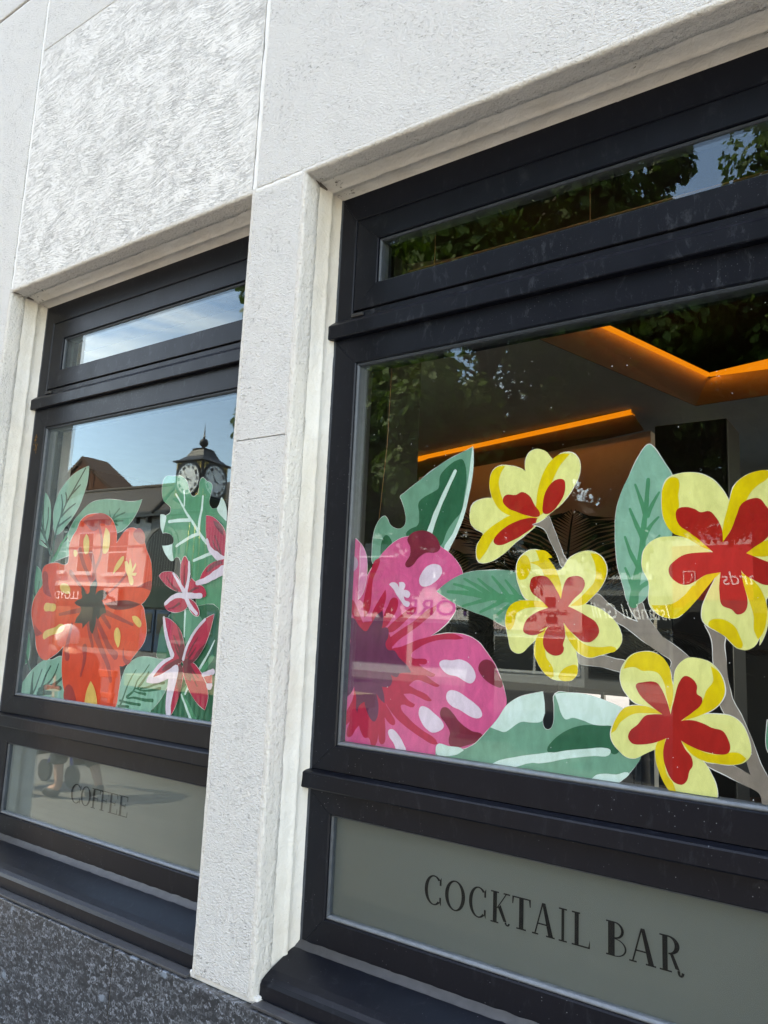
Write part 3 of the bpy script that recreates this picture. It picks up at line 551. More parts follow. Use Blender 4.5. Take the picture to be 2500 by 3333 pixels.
branch|br|f|-4942 887 -4774 752 -4553 565 -4337 436 -4183 387 -4283 544 -4376 730 -4281 745 -4122 747 -4057 576 -3916 343 -3739 115 -3745 138 -3512 -32 -3307 -188 -3423 -277 -3566 -546 -3753 -512 -3609 -288 -3797 -154 -4036 4 -4382 262 -4584 381 -4791 541 -5002 678 -5110 768
branch|br|f|-5321 -183 -5053 -271 -4818 -245 -4586 -295 -4410 -335 -4436 -508 -4587 -506 -4844 -460 -5106 -439 -5293 -412
branch|br|f|-3047 366 -2891 336 -2729 202 -2744 39 -2716 -190 -2701 -464 -2664 -711 -2635 -844 -2514 -1079 -2396 -1355 -2319 -1565 -2245 -1816 -2132 -2036 -1985 -2458 -2186 -2533 -2279 -2293 -2502 -2197 -2772 -2083 -3093 -1949 -3245 -1833 -3135 -1842 -2875 -1920 -2662 -1914 -2394 -2030 -2450 -1821 -2528 -1634 -2647 -1337 -2749 -1124 -2852 -908 -2889 -591 -2922 -294 -2931 31 -2961 193
@R|painted_leaf|upright sage leaf with a branching vein
blade|sg|f|-3963 3669 -3883 3610 -3739 3385 -3560 3065 -3512 2789 -3505 2355 -3562 1982 -3670 1585 -3803 1241 -3962 948 -4095 761 -4282 691 -4362 730 -4442 1000 -4550 1383 -4591 1743 -4604 2133 -4575 2469 -4490 2774 -4350 3075 -4155 3454 -4044 3613
vein|mg|s65,163|-3982 3003 -4013 2603 -4071 2111 -4115 1594 -4212 1135 -4268 718
vein|mg|s39,94|-4219 2924 -4133 2666 -4042 2384
vein|mg|s37,91|-3786 2748 -3893 2568 -4002 2327
vein|mg|s44,99|-4320 2469 -4218 2200 -4099 1948
vein|mg|s37,90|-3804 2290 -3951 2133 -4059 1919
vein|mg|s44,93|-4416 1945 -4303 1625 -4170 1378
vein|mg|s37,84|-3790 1950 -3954 1780 -4115 1567
vein|mg|s38,87|-4408 1367 -4333 1163 -4253 947
vein|mg|s79,79|-4013 1095 -4146 1001 -4240 866
@R|painted_plumeria|largest yellow and red flower
petal|ye|f|-2898 1620 -3088 1833 -3562 1995 -3713 2258 -3743 2586 -3719 2831 -3639 2990 -3443 3069 -3164 3065 -2918 2958 -2728 2758 -2602 2514 -2537 2744 -2344 2937 -2111 3008 -1841 2972 -1605 2751 -1551 2448 -1648 2156 -1875 1918 -1746 1839 -1601 1639 -1548 1347 -1621 1082 -1776 937 -1952 887 -2042 886 -2053 522 -2103 255 -2198 58 -2185 223 -2273 38 -2423 -26 -2550 2 -2676 135 -2761 224 -2892 289 -3002 356 -3079 448 -3087 638 -3038 806 -2810 1260 -3031 1005 -3280 746 -3482 485 -3709 479 -3888 579 -3990 736 -3987 1108 -4091 1323 -4102 1567 -4034 1755 -3848 1898 -3588 1929 -3335 1894
petal_shading|yo|f|-3432 2946 -3449 2676 -3440 2459 -3492 2354 -3381 2161 -3208 1995 -3014 1831 -2885 1633 -3090 1742 -3335 1894 -3562 1995 -3713 2258 -3743 2586 -3719 2831 -3613 2987 -3483 2999
petal_shading|yo|f|-1981 2882 -2165 2743 -2284 2597 -2407 2347 -2554 2072 -2653 1896 -2727 1770 -2720 2053 -2642 2361 -2589 2565 -2488 2819 -2297 2960 -2111 3008 -1977 2989
petal_shading|yo|f|-2774 1272 -3002 1236 -3200 1082 -3377 874 -3605 715 -3938 697 -3862 567 -3709 479 -3507 484 -3281 669 -3007 1005 -2835 1209
petal_shading|yo|f|-2446 1270 -2256 1132 -2127 935 -2068 691 -2074 497 -2148 253 -2217 154 -2279 321 -2273 541 -2355 859 -2417 1082
petal_shading|yo|f|-2990 380 -2955 452 -2799 480 -2669 436 -2562 347 -2491 188 -2464 18 -2528 3 -2613 68 -2718 179 -2870 278 -2969 334
petal_shading|yo|f|-2404 1583 -2239 1730 -2102 1789 -1923 1808 -1883 1671 -2022 1550 -2245 1542
centre|re|f|-3501 2315 -3466 2420 -3301 2446 -3176 2404 -3078 2345 -2931 2350 -2812 2213 -2733 2028 -2726 1796 -2579 2022 -2503 2224 -2404 2450 -2262 2531 -2125 2522 -2038 2403 -1911 2169 -1939 1995 -2079 1801 -2217 1705 -2357 1595 -2245 1542 -2045 1452 -1892 1375 -1853 1228 -1946 1082 -2079 1057 -2234 1131 -2390 1232 -2445 1307 -2417 1082 -2357 760 -2407 611 -2522 559 -2613 644 -2751 704 -2795 854 -2794 1107 -2774 1272 -3002 1236 -3174 1133 -3349 1056 -3498 1108 -3623 1239 -3626 1372 -3543 1476 -3365 1591 -3116 1625 -2885 1625 -3088 1833 -3283 1998 -3432 2110
@R|painted_plumeria|middle yellow and red flower
petal|ye|f|-5915 614 -6101 726 -6384 780 -6515 984 -6590 1221 -6588 1459 -6494 1636 -6304 1745 -6115 1746 -5927 1624 -6458 1673 -6299 1752 -6110 1724 -5921 1544 -5766 1339 -5645 1367 -5497 1566 -5291 1676 -5087 1705 -4886 1610 -4773 1441 -4759 1274 -4858 1026 -5027 831 -5170 691 -4942 639 -4691 481 -4554 323 -4486 138 -4501 -46 -4483 184 -4484 9 -4560 -119 -4740 -204 -4896 -250 -5080 -298 -5294 -233 -5348 -184 -5307 -438 -5333 -618 -5426 -739 -5618 -761 -5840 -730 -5983 -610 -5836 -728 -5978 -634 -6123 -433 -6177 -277 -6101 45 -6302 -150 -6446 -278 -6565 -297 -6686 -222 -6751 -8 -6820 374 -6762 541 -6644 681 -6405 739 -6082 730
petal_shading|yo|f|-6194 1742 -5990 1728 -5835 1593 -6327 1492 -6137 1431 -5917 1196 -5793 1023 -5646 774 -5700 824 -5884 1023 -6010 1255 -6156 1666 -6188 1741 -6015 1663 -5828 1456 -5704 1224 -5636 938 -5655 768
petal_shading|yo|f|-6534 1161 -6593 1369 -6557 1548 -6462 1641 -6366 1627 -6300 1484 -6298 1337 -6390 1176 -6486 1155
petal_shading|yo|f|-5072 1656 -4914 1625 -4773 1441 -4759 1274 -4858 1026 -5027 831 -5228 676 -5461 658 -5315 772 -5142 941 -4999 1109 -4965 1332 -5000 1500
petal_shading|yo|f|-5908 612 -6138 621 -6461 560 -6594 462 -6613 325 -6694 172 -6770 169 -6815 429 -6734 624 -6554 731 -6257 746 -6024 717
petal_shading|yo|f|-5847 267 -5959 104 -5984 -109 -5953 -318 -5810 -519 -5783 -699 -5892 -693 -6065 -535 -6168 -303 -6157 -117 -6044 101
petal_shading|yo|f|-5572 340 -5460 173 -5268 0 -5107 -83 -4896 -98 -4611 -85 -4586 -133 -4740 -199 -4896 -250 -5080 -298 -5294 -220 -5458 -34 -5556 144
petal_shading|yo|f|-5687 -694 -5619 -560 -5483 -474 -5333 -452 -5311 -566 -5373 -697 -5481 -751 -5618 -753
petal_shading|yo|f|-6107 97 -6021 167 -5937 263 -5991 48 -5959 -241 -5899 -474 -5813 -625 -5826 -729 -5954 -660 -6069 -510 -6187 -306
centre|re|f|-6304 1051 -6259 1183 -6103 1235 -5948 1211 -5824 1081 -5701 881 -5649 782 -5612 995 -5524 1180 -5376 1228 -5230 1193 -5177 1081 -5229 941 -5374 800 -5505 643 -5343 576 -5141 470 -4970 365 -4899 203 -4941 93 -5082 -16 -5225 -1 -5370 104 -5517 237 -5592 333 -5560 68 -5603 -97 -5581 -144 -5622 -250 -5761 -301 -5902 -251 -5994 -137 -5992 101 -5908 250 -6022 193 -6107 137 -5960 184 -6131 84 -6305 77 -6424 140 -6426 221 -6340 386 -6137 526 -5908 612 -6082 770 -6260 904 -6306 1013
@R|painted_plumeria|lowest yellow and red flower
petal|ye|f|-3774 -1200 -4094 -1076 -4265 -1031 -4388 -921 -4487 -758 -4511 -587 -4460 -387 -4309 -206 -4086 -133 -3892 -147 -3727 -271 -3635 -432 -3602 -620 -3580 -689 -3553 -451 -3470 -303 -3330 -201 -3148 -202 -2948 -272 -2820 -426 -2758 -582 -2751 -763 -2831 -929 -2965 -1054 -3099 -1135 -2857 -1108 -2642 -1125 -2497 -1233 -2418 -1401 -2372 -1593 -2386 -1725 -2492 -1848 -2661 -1903 -2875 -1909 -3092 -1904 -3223 -1831 -3092 -1926 -2987 -2091 -2915 -2279 -2924 -2478 -3147 -2469 -3368 -2469 -3617 -2484 -3730 -2376 -3843 -2163 -3900 -1962 -3886 -1798 -4053 -1888 -4247 -1995 -4393 -2001 -4541 -1901 -4666 -1747 -4686 -1604 -4615 -1403 -4489 -1196 -4339 -1110 -4119 -1085 -3879 -1140
petal_shading|yo|f|-4448 -460 -4384 -308 -4234 -177 -4013 -129 -3797 -190 -3657 -362 -3602 -620 -3595 -926 -3644 -1118 -3699 -887 -3743 -654 -3848 -494 -3992 -467 -4114 -475 -4236 -422 -4335 -428
petal_shading|yo|f|-2960 -319 -2841 -404 -2758 -582 -2751 -763 -2831 -929 -2965 -1054 -3121 -1142 -3302 -1224 -3439 -1279 -3277 -1106 -3117 -931 -3047 -741 -2933 -571 -2941 -434
petal_shading|yo|f|-4678 -1616 -4615 -1403 -4489 -1196 -4339 -1105 -4119 -1081 -3879 -1135 -3781 -1196 -4047 -1203 -4242 -1233 -4390 -1308 -4514 -1417 -4590 -1546
petal_shading|yo|f|-3456 -1620 -3265 -1700 -3045 -1763 -2828 -1759 -2699 -1709 -2551 -1702 -2449 -1777 -2535 -1864 -2704 -1909 -2918 -1915 -3136 -1887 -3312 -1796
petal_shading|yo|f|-3720 -1580 -3757 -1782 -3748 -2012 -3705 -2213 -3614 -2314 -3559 -2476 -3639 -2481 -3764 -2336 -3843 -2163 -3900 -1962 -3898 -1776 -3838 -1652
centre|re|f|-4226 -726 -4091 -672 -3874 -659 -3780 -776 -3689 -981 -3633 -1187 -3608 -1068 -3547 -828 -3474 -611 -3381 -517 -3267 -549 -3190 -671 -3193 -799 -3116 -862 -3117 -954 -3255 -1104 -3462 -1275 -3257 -1247 -3102 -1284 -2971 -1338 -2798 -1376 -2725 -1480 -2687 -1631 -2721 -1723 -2828 -1759 -3089 -1746 -3310 -1682 -3467 -1609 -3401 -1739 -3302 -1863 -3286 -1997 -3339 -2094 -3387 -2259 -3478 -2335 -3614 -2291 -3715 -2123 -3770 -1899 -3744 -1688 -3708 -1591 -3885 -1681 -4124 -1751 -4294 -1752 -4372 -1666 -4342 -1543 -4194 -1408 -4072 -1253 -3927 -1210 -3774 -1200 -3926 -1097 -4093 -968 -4202 -833
@R|painted_leaf|green leaf at the right frame
blade|mg2|f|-2112 -1128 -1983 -1180 -1831 -1378 -1878 -1598 -2040 -1703 -2137 -1586 -2147 -1458
"""
# ---------------------------------------------------------------- the facade
WIN = [(-2.487, -1.345), (-1.161, -0.019)]      # openings (x)
ZT, ZB = 1.091, -0.757                            # opening top, bottom
WTOP = 3.0
wall = thing('cafe_wall', 'white rendered wall with painted joints around the two dark framed windows', 'wall', (-1.25, 0.0, -0.763), world=True)
def block(x0, x1, z0, z1, mat, name='wall_block', bev=.004):
    return box(name, x0, x1, 0, .30, z0, z1, mat, wall, bev)
G = .009                                          # half joint
E = .012
# lintels, pillars, upper courses
block(-6.0, -2.487-G, 2.30+G, WTOP, 'stucco'); block(-6.0, -2.487-G, ZB-.006, 2.30-G, 'stucco')
block(-2.487+G-.002, -1.339-G, ZT+E, 2.008, 'stucco_swirl', bev=.002); block(-2.487+G-.002, -1.339-G, 2.011, WTOP, 'stucco', bev=.002)
block(-1.339+G, -.019+.17, ZT+E, WTOP, 'stucco', bev=.003)
block(-1.339+.004, -1.161-E, ZB+.004, .4385, 'stucco', bev=.0015); block(-1.339+.004, -1.161-E, .4405, ZT+.001, 'stucco', bev=.0015)
block(-.019+E, .155, ZB-.006, ZT-.002, 'stucco'); block(.17, 4.0, ZB-.006, WTOP, 'stucco')
box('wall_block', -1.345+.0, -1.161-.0-E, .05, .30, ZB, ZT, 'stucco', wall)
def wavy_bead(name, p0, p1, r, mat, n=60, amp=.0012, flat=.45):
    bm = bmesh.new(); p0 = Vector(p0); p1 = Vector(p1); d = (p1-p0).normalized(); side = d.cross(Vector((0, 1, 0))).normalized(); rings = []
    for i in range(n+1):
        c = p0.lerp(p1, i/n)+side*(noise.noise(Vector((i*.31, p0.x*7, p0.z*5)))*amp*2)
        rr = r*(1+.22*noise.noise(Vector((i*.5, 3, p0.x))))
        rings.append([bm.verts.new(c+side*rr*math.cos(a)+Vector((0, -rr*flat*math.sin(a), 0))) for a in [math.pi*k/6 for k in range(7)]])
    for a, b_ in zip(rings, rings[1:]):
        for k in range(6): bm.faces.new((a[k], a[k+1], b_[k+1], b_[k]))
    return bmobj(name, bm, mat, wall, True)
box('joint_backing', -2.487-G, -2.487+G, .006, .2, ZT, WTOP, 'crack', wall); box('joint_backing', -1.339-G, -1.339+G, .006, .2, ZT, WTOP, 'crack', wall)
wavy_bead('joint', (-2.487+.001, .004, ZT), (-2.487+.001, .004, WTOP), .0085, 'joint_paint', 150)
wavy_bead('joint', (-1.339+.002, .004, ZT), (-1.339+.002, .004, WTOP), .0085, 'joint_paint', 150)
wavy_bead('joint', (-1.332, .004, ZT+.006), (-1.164, .004, ZT+.006), .0075, 'joint_paint', 30)
box('joint_backing', -6, -2.487-G, .008, .2, 2.30-G, 2.30+G, 'crack', wall); wavy_bead('joint', (-5.9, .006, 2.297), (-2.497, .006, 2.297), .006, 'joint_paint', 80)
box('joint_backing', -1.339+G, -1.161, .007, .2, ZT-.006, ZT+E+.003, 'crack', wall)
# the base strip the pillar stands on
box('pillar_base', -1.357, -1.152, .006, .16, ZB-.009, ZB+.006, 'joint_paint', wall, .003)

def sweep_reveal(name, x0, x1, prof, mat, step=.009, jit=.0007, seed=0):
    """profile (d into the opening, y) swept up the left jamb, along the head, down the right jamb"""
    z0 = ZB+.0
    path = []
    n = int((ZT-z0)/step)
    for i in range(n): path.append((x0, z0+(ZT-z0)*i/n, 1, 0))
    path.append((x0, ZT, 1, -1))
    m = int((x1-x0)/step)
    for i in range(1, m): path.append((x0+(x1-x0)*i/m, ZT, 0, -1))
    path.append((x1, ZT, -1, -1))
    for i in range(1, n+1): path.append((x1, ZT+(z0-ZT)*i/n, -1, 0))
    V = []; F = []; k = len(prof)
    for i, (x, z, dx, dz) in enumerate(path):
        for j, (d, y) in enumerate(prof):
            jj = jit*(1.6*noise.noise(Vector((i*.23+seed, j*1.7, 0)))+.9*noise.noise(Vector((i*1.1, j*2.3, seed))))*2
            dd = d+jj; V.append((x+dx*dd, y+jj*.5, z+dz*dd))
    for i in range(len(path)-1):
        for j in range(k-1): a = i*k+j; F.append((a, a+1, a+k+1, a+k))
    me = mesh(name, V, F, mat, wall, True)
    return me
for wi, (x0, x1) in enumerate(WIN):
    sweep_reveal('rough_reveal', x0, x1, [(-E-.002, .0006), (-.008, -.0012), (-.0045, -.0008), (-.0015, .0010), (.0003, .0035), (.0005, .008), (.0002, .022), (.0005, .038), (.0003, .051), (-.0035, .0535)], 'reveal_rough', jit=.0006, seed=wi*5)
    sweep_reveal('smooth_reveal', x0, x1, [(-.0045, .0525), (-.003, .056), (-.0015, .070), (.0005, .084), (.004, .0895), (.0065, .093), (.0060, .0965), (.0025, .100), (.0035, .112), (.0055, .122), (.0105, .129), (.0125, .1335)], 'reveal_smooth', jit=.0007, seed=wi*5+2)

# cobweb dirt caught on the soffits and in the corners
bm = bmesh.new(); rd = random.Random(4)
for (x0, x1) in WIN:
    for k in range(9):
        cx = x0+rd.choice((.02, .05, rd.uniform(.05, 1.1))); cy = rd.uniform(.012, .12)
        for j in range(rd.randint(2, 7)):
            a = rd.uniform(0, 3.14); ln_ = rd.uniform(.002, .009); px, py = cx+rd.gauss(0, .006), min(.125, max(.004, cy+rd.gauss(0, .005))); w_ = rd.uniform(.0003, .0009)
            bm.faces.new([bm.verts.new(p) for p in ((px, py, ZT-.0075), (px+ln_*math.cos(a), py+ln_*math.sin(a)*.5, ZT-.0085), (px+ln_*math.cos(a), py+ln_*math.sin(a)*.5, ZT-.0085-w_*2), (px, py, ZT-.0075-w_*3))])
bmobj('cobweb_dirt', bm, 'crack', wall)['kind'] = 'stuff'

# ---------------------------------------------------------------- granite plinth
pl = thing('granite_plinth', 'speckled grey blue granite plinth below the window sills', 'plinth', (-1.25, 0, GROUND), world=True)
xs = [-5.2, -4.3, -3.4, -2.5, -1.602, -.70, .2, 1.1, 2.0, 3.0]
for a, b_ in zip(xs, xs[1:]): box('granite_slab', a+.002, b_-.002, -.012, .25, GROUND, -.7665, 'granite', pl, .002)
box('slab_joint', -5.2, 3.0, -.009, .2, GROUND, -.7672, 'crack', pl)
for x0, x1 in ((-5.2, -1.353), (-1.157, 3.0)): box('lead_strip', x0, x1, -.007, .12, -.7645, -.7585, 'seal_grey', pl, .001)

# ---------------------------------------------------------------- windows
GY = .142
def mitre(prefix, x0, x1, z0, z1, wl, wr, wt, wb, yf, yb, mat, parent, mats=None, inner=None, chamf=.0025, gap=.0003):
    """four mitred members; inner = extra (width, depth) step at the glass side"""
    def prof(wd):
        p = [(0, yb), (0, yf+chamf), (chamf, yf), (wd-chamf, yf), (wd, yf+chamf*1.4), (wd, yb)]
        return p
    for k, side in enumerate('ltrb'):
        if mats and mats.get(side) is None and side in mats: continue
        m_ = (mats or {}).get(side, mat)
        wd = dict(l=wl, t=wt, r=wr, b=wb)[side]; P = prof(wd); V = []
        for end in (0, 1):
            for (d, y) in P:
                t = d/wd
                if side == 'l': x = x0+d; z = (z0+wb*t+gap) if end == 0 else (z1-wt*t-gap)
                elif side == 'r': x = x1-d; z = (z0+wb*t+gap) if end == 0 else (z1-wt*t-gap)
                elif side == 't': z = z1-d; x = (x0+wl*t+gap) if end == 0 else (x1-wr*t-gap)
                else: z = z0+d; x = (x0+wl*t+gap) if end == 0 else (x1-wr*t-gap)
                V.append((x, y, z))
        n = len(P); F = [tuple(range(n)), tuple(range(2*n-1, n-1, -1))]+[(i, (i+1) % n, n+(i+1) % n, n+i) for i in range(n)]
        bm = bmesh.new(); vs = [bm.verts.new(v) for v in V]
        for f in F: bm.faces.new([vs[i] for i in f])
        bmobj(prefix+dict(l='_jamb', r='_jamb', t='_head', b='_rail')[side], bm, m_, parent)
lab = ['dark blue grey framed window on the left with the COFFEE panel and orange hibiscus', 'dark blue grey framed window on the right with the COCKTAIL BAR panel and yellow flowers']
wins = []
for wi, (a0, a1) in enumerate(WIN):
    X0, X1 = a0+.010, a1-.010
    W = thing('shop_window', lab[wi], 'window', ((X0+X1)/2, .13, ZB), world=True, group='windows of the cafe front')
    wins.append(W)
    up = {'t': 'frame_paint', 'b': 'frame_dusty', 'l': 'frame_paint', 'r': 'frame_paint'}
    mitre('vent_frame', X0, X1, .703, 1.082, .051, .051, .071, .065, .130, .20, 'frame_paint', W, up)
    mitre('shadow_gap', X0+.049, X1-.049, .764, 1.013, .012, .012, .012, .012, .1385, .19, 'black_gap', W)
    mitre('sash', X0+.0535, X1-.0535, .7725, 1.0085, .0655, .0655, .061, .0605, .1305, .19, 'frame_paint', W, up, chamf=.0015)
    mitre('sash_gasket', X0+.119, X1-.119, .833, .9475, .006, .006, .006, .004, .136, .17, 'gasket', W)
    V0, V1 = X0+.122, X1-.122
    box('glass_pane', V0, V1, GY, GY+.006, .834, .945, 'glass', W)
    # drip cap
    extr('drip_cap', [(.15, .752), (.1275, .752), (.1145, .740), (.1125, .737), (.1125, .7055), (.1145, .7035), (.15, .7035)], X0-.016, X1+.016, 'x', 'frame_dusty', W)
    box('drain_plug', X0+.052, X0+.087, .1245, .135, .7535, .7625, 'plug_black', W, .0025)
    # main light
    mitre('main_frame', X0, X1, -.312, .703, .070, .070, .067, .058, .130, .20, 'frame_paint', W, {'t': 'frame_dusty', 'l': 'frame_paint', 'r': 'frame_paint'})
    gb = {'l': 'gasket', 't': 'gasket', 'r': 'gasket', 'b': 'gasket_light'}
    mitre('glazing_bead', X0+.0695, X1-.0695, -.2545, .6365, .008, .008, .007, .008, .1335, .17, 'gasket', W, gb, chamf=.003)
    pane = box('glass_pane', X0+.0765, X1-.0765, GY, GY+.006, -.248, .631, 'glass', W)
    # lower rail with its ledge
    extr('ledge', [(.15, -.3115), (.128, -.3115), (.1155, -.316), (.1125, -.319), (.1125, -.3485), (.1145, -.3515), (.15, -.3515)], X0-.018, X1+.018, 'x', 'frame_paint', W)
    mitre('panel_frame', X0, X1, -.690, -.3515, .064, .064, .051, .073, .130, .20, 'frame_paint', W)
    mitre('panel_bead', X0+.0635, X1-.0635, -.6175, -.402, .007, .007, .004, .008, .1345, .17, 'gasket', W, gb, chamf=.003)
    box('glass_pane', X0+.0695, X1-.0695, GY, GY+.004, -.6105, -.4045, 'glass_low', W)
    fp = box('frosted_panel', X0+.0685, X1-.0685, .1505, .16, -.612, -.403, 'frosted', W)
    # sill
    n = 3
    prof = [(.140, -.676), (.128, -.681), (.050, -.7095), (.034, -.7165), (.025, -.7225), (.0205, -.730), (.019, -.7565), (.14, -.7565)]
    extr('sill', prof, X0-.0075, X1+.0075, 'x', 'frame_paint', W)
    bm = bmesh.new(); rings = []
    for i in range(121):
        x = X0-.004+(X1-X0+.008)*i/120; j = noise.noise(Vector((i*.35, wi, 0)))*.0022
        rings.append([bm.verts.new(p) for p in ((x, .1292, -.6715+j), (x, .1260, -.6765+j*.7), (x, .1205+j, -.6825), (x, .1165+j*1.3, -.6848))])
    for r1, r2 in zip(rings, rings[1:]):
        for k in range(3): bm.faces.new((r1[k], r1[k+1], r2[k+1], r2[k]))
    bmobj('sealant', bm, 'seal_grey', W, True)
    # dark mastic where jambs meet the frame
    for sx, sg in ((X0, 1), (X1, -1)):
        bm = bmesh.new(); rings = []
        for i in range(200):
            z = -.69+1.77*i/199; j = noise.noise(Vector((i*.4, wi*9+sg, 1)))*.0016
            rings.append([bm.verts.new(p) for p in ((sx+sg*(-.004+j), .1285, z), (sx+sg*(.002+j), .1285, z), (sx+sg*.006, .1298, z))])
        for r1, r2 in zip(rings, rings[1:]):
            for k in range(2): bm.faces.new((r1[k], r1[k+1], r2[k+1], r2[k]))
        bmobj('mastic', bm, 'gasket', W, True)
    # lettering, cut out of the frosted film
wins[0]['label'] = lab[0]
# paint specks and rust marks
def specks(W, xr, zr, y, n, mat, r=(.0006, .002), name='paint_speck'):
    bm = bmesh.new()
    for i in range(n):
        x = random.uniform(*xr); z = random.uniform(*zr); rr = random.uniform(*r); k = 6
        vs = [bm.verts.new((x+rr*math.cos(6.28*j/k)*random.uniform(.6, 1.3), y, z+rr*1.1*math.sin(6.28*j/k)*random.uniform(.6, 1.3))) for j in range(k)]
        bm.faces.new(vs)
    o = bmobj(name, bm, mat, W); o['kind'] = 'stuff'; return o
specks(wins[0], (-2.452, -2.432), (.54, .64), .1293, 0, 'rust')
for cx, cz in ((-2.455, .60), (-2.447, .565)):
    bm = bmesh.new()
    for i in range(26):
        a = random.gauss(cx, .0045); z = random.gauss(cz, .008); w_ = random.uniform(.001, .004)
        bm.faces.new([bm.verts.new(p) for p in ((a, .1294, z), (a+w_, .1294, z+.001), (a+w_*.6, .1294, z+w_*1.6), (a-.001, .1294, z+w_))])
    bmobj('rust_mark', bm, 'rust', wins[0])['kind'] = 'stuff'
specks(wins[1], (-1.08, -.1), (-.245, .6), GY-.0004, 90, 'dust', (.0004, .0010))

# ---------------------------------------------------------------- lettering
def ring(cx, cz, rx, rz, tx, tz, a0, a1, n=26, dx=0.0):
    """arc band whose sides are thick (tx) and top/bottom thin (tz)"""
    o = []; i_ = []
    for k in range(n+1):
        a = math.radians(a0+(a1-a0)*k/n); o.append((cx+rx*math.cos(a), cz+rz*math.sin(a))); i_.append((cx+dx+(rx-tx)*math.cos(a), cz+(rz-tz)*math.sin(a)))
    return [(o[k], o[k+1], i_[k+1], i_[k]) for k in range(n)]
def q4(*p): return [tuple(p)]
def rc(x0, z0, x1, z1): return [((x0, z0), (x1, z0), (x1, z1), (x0, z1))]
def glyph(ch, th=.15, hb=None):
    h = .042 if hb is None else hb       # hairline
    if ch == 'O': return ring(.5, .5, .5, .5, th*1.15, h, 0, 360, 40)
    if ch == 'C': return ring(.56, .5, .56, .5, th*1.3, h, 48, 312, 34)+q4((.90, .70), (1.0, .70), (1.0, .98), (.90, .86))+q4((.90, .30), (1.0, .30), (1.0, .02), (.90, .14))
    if ch == 'I': return rc(.5-th*1.1, 0, .5+th*1.1, 1)+rc(0, 0, 1, h)+rc(0, 1-h, 1, 1)
    if ch == 'L': return rc(.16, 0, .16+th*1.5, 1)+rc(0, 1-h, .46, 1)+rc(0, 0, 1, h)+q4((.94, 0), (1, 0), (1, .26), (.92, .05))
    if ch == 'T': return rc(.5-th*.8, 0, .5+th*.8, 1)+rc(.24, 0, .76, h)+rc(0, 1-h, 1, 1)+q4((0, .76), (.05, .76), (.10, 1), (0, 1))+q4((1, .76), (.95, .76), (.90, 1), (1, 1))
    if ch == 'A': return q4((.44, 1), (.58, 1), (.93, .02), (.72, .02))+q4((.44, 1), (.50, 1), (.16, .02), (.10, .02))+rc(.24, .33, .72, .33+h)+rc(0, 0, .28, h)+rc(.62, 0, 1, h)
    if ch == 'E' or ch == 'F':
        g = rc(.14, 0, .14+th*1.35, 1)+rc(0, 1-h, .95, 1)+rc(.3, .5, .72, .5+h)+q4((.95, 1), (.88, 1), (.90, .76), (.95, .76))+rc(.68, .40, .73, .63)
        return g+(rc(0, 0, 1, h)+q4((1, 0), (.92, 0), (.94, .27), (1, .27)) if ch == 'E' else rc(0, 0, .48, h))
    if ch == 'K': return rc(.12, 0, .12+th*1.35, 1)+rc(0, 0, .42, h)+rc(0, 1-h, .42, 1)+q4((.86, 1), (.80, 1), (.30, .47), (.36, .47))+rc(.66, 1-h, 1, 1)+q4((.38, .50), (.52, .60), (.84, .10), (.68, .10))+ring(.88, .09, .14, .11, .09, .05, 180, 350, 10)
    if ch == 'B' : return rc(.1, 0, .42, 1)+rc(0, 0, .3, h)+rc(0, 1-h, .3, 1)+ring(.42, .755, .44, .245, .13, h, -90, 90, 16)+ring(.42, .26, .56, .26, .08, h*.6, -90, 90, 16)
    if ch == 'R': return rc(.12, 0, .12+th*1.4, 1)+rc(0, 0, .50, h)+rc(0, 1-h, .4, 1)+ring(.36, .74, .46, .26, .2, h, -90, 90, 16)+q4((.42, .50), (.56, .50), (.82, .10), (.64, .12))+ring(.86, .06, .14, .13, .11, .05, 160, 360, 12)
    return rc(0, 0, 1, 1)
def lettering(items, z0, z1, y, W, name='letter', B_heavy=True, flip=False, mat='black_gap', ext=0.0, parent=None):
    for i, (ch, xa, xb) in enumerate(items):
        quads = glyph(ch, .15 if ch != 'B' else .2); V = []; F = []
        for q_ in quads:
            b0 = len(V); jj = len(F)*.0000012
            for (u, v_) in q_: V.append((xa+(xb-xa)*u, y-jj, z0+(z1-z0)*v_))
            F.append(tuple(range(b0, b0+4)))
        o = mesh(name, V, F, mat, W); 
        if ch == 'B' and B_heavy: o['label'] = 'letter B with its extra heavy stem'
lettering([('C', -0.8483, -0.8097), ('O', -0.8008, -0.7557), ('C', -0.7471, -0.7105), ('K', -0.7001, -0.6604), ('T', -0.6556, -0.6184), ('A', -0.6153, -0.5711), ('I', -0.5637, -0.5483), ('L', -0.5392, -0.5060), ('B', -0.4772, -0.4410), ('A', -0.4370, -0.3922), ('R', -0.3864, -0.3469)], -.5335, -.4775, .1495, wins[1])
lettering([('C', -2.0718, -2.0231), ('O', -2.0220, -1.9746), ('F', -1.9707, -1.9289), ('F', -1.9300, -1.8897), ('E', -1.8908, -1.8497), ('E', -1.8465, -1.8048)], -.5325, -.4785, .1495, wins[0])

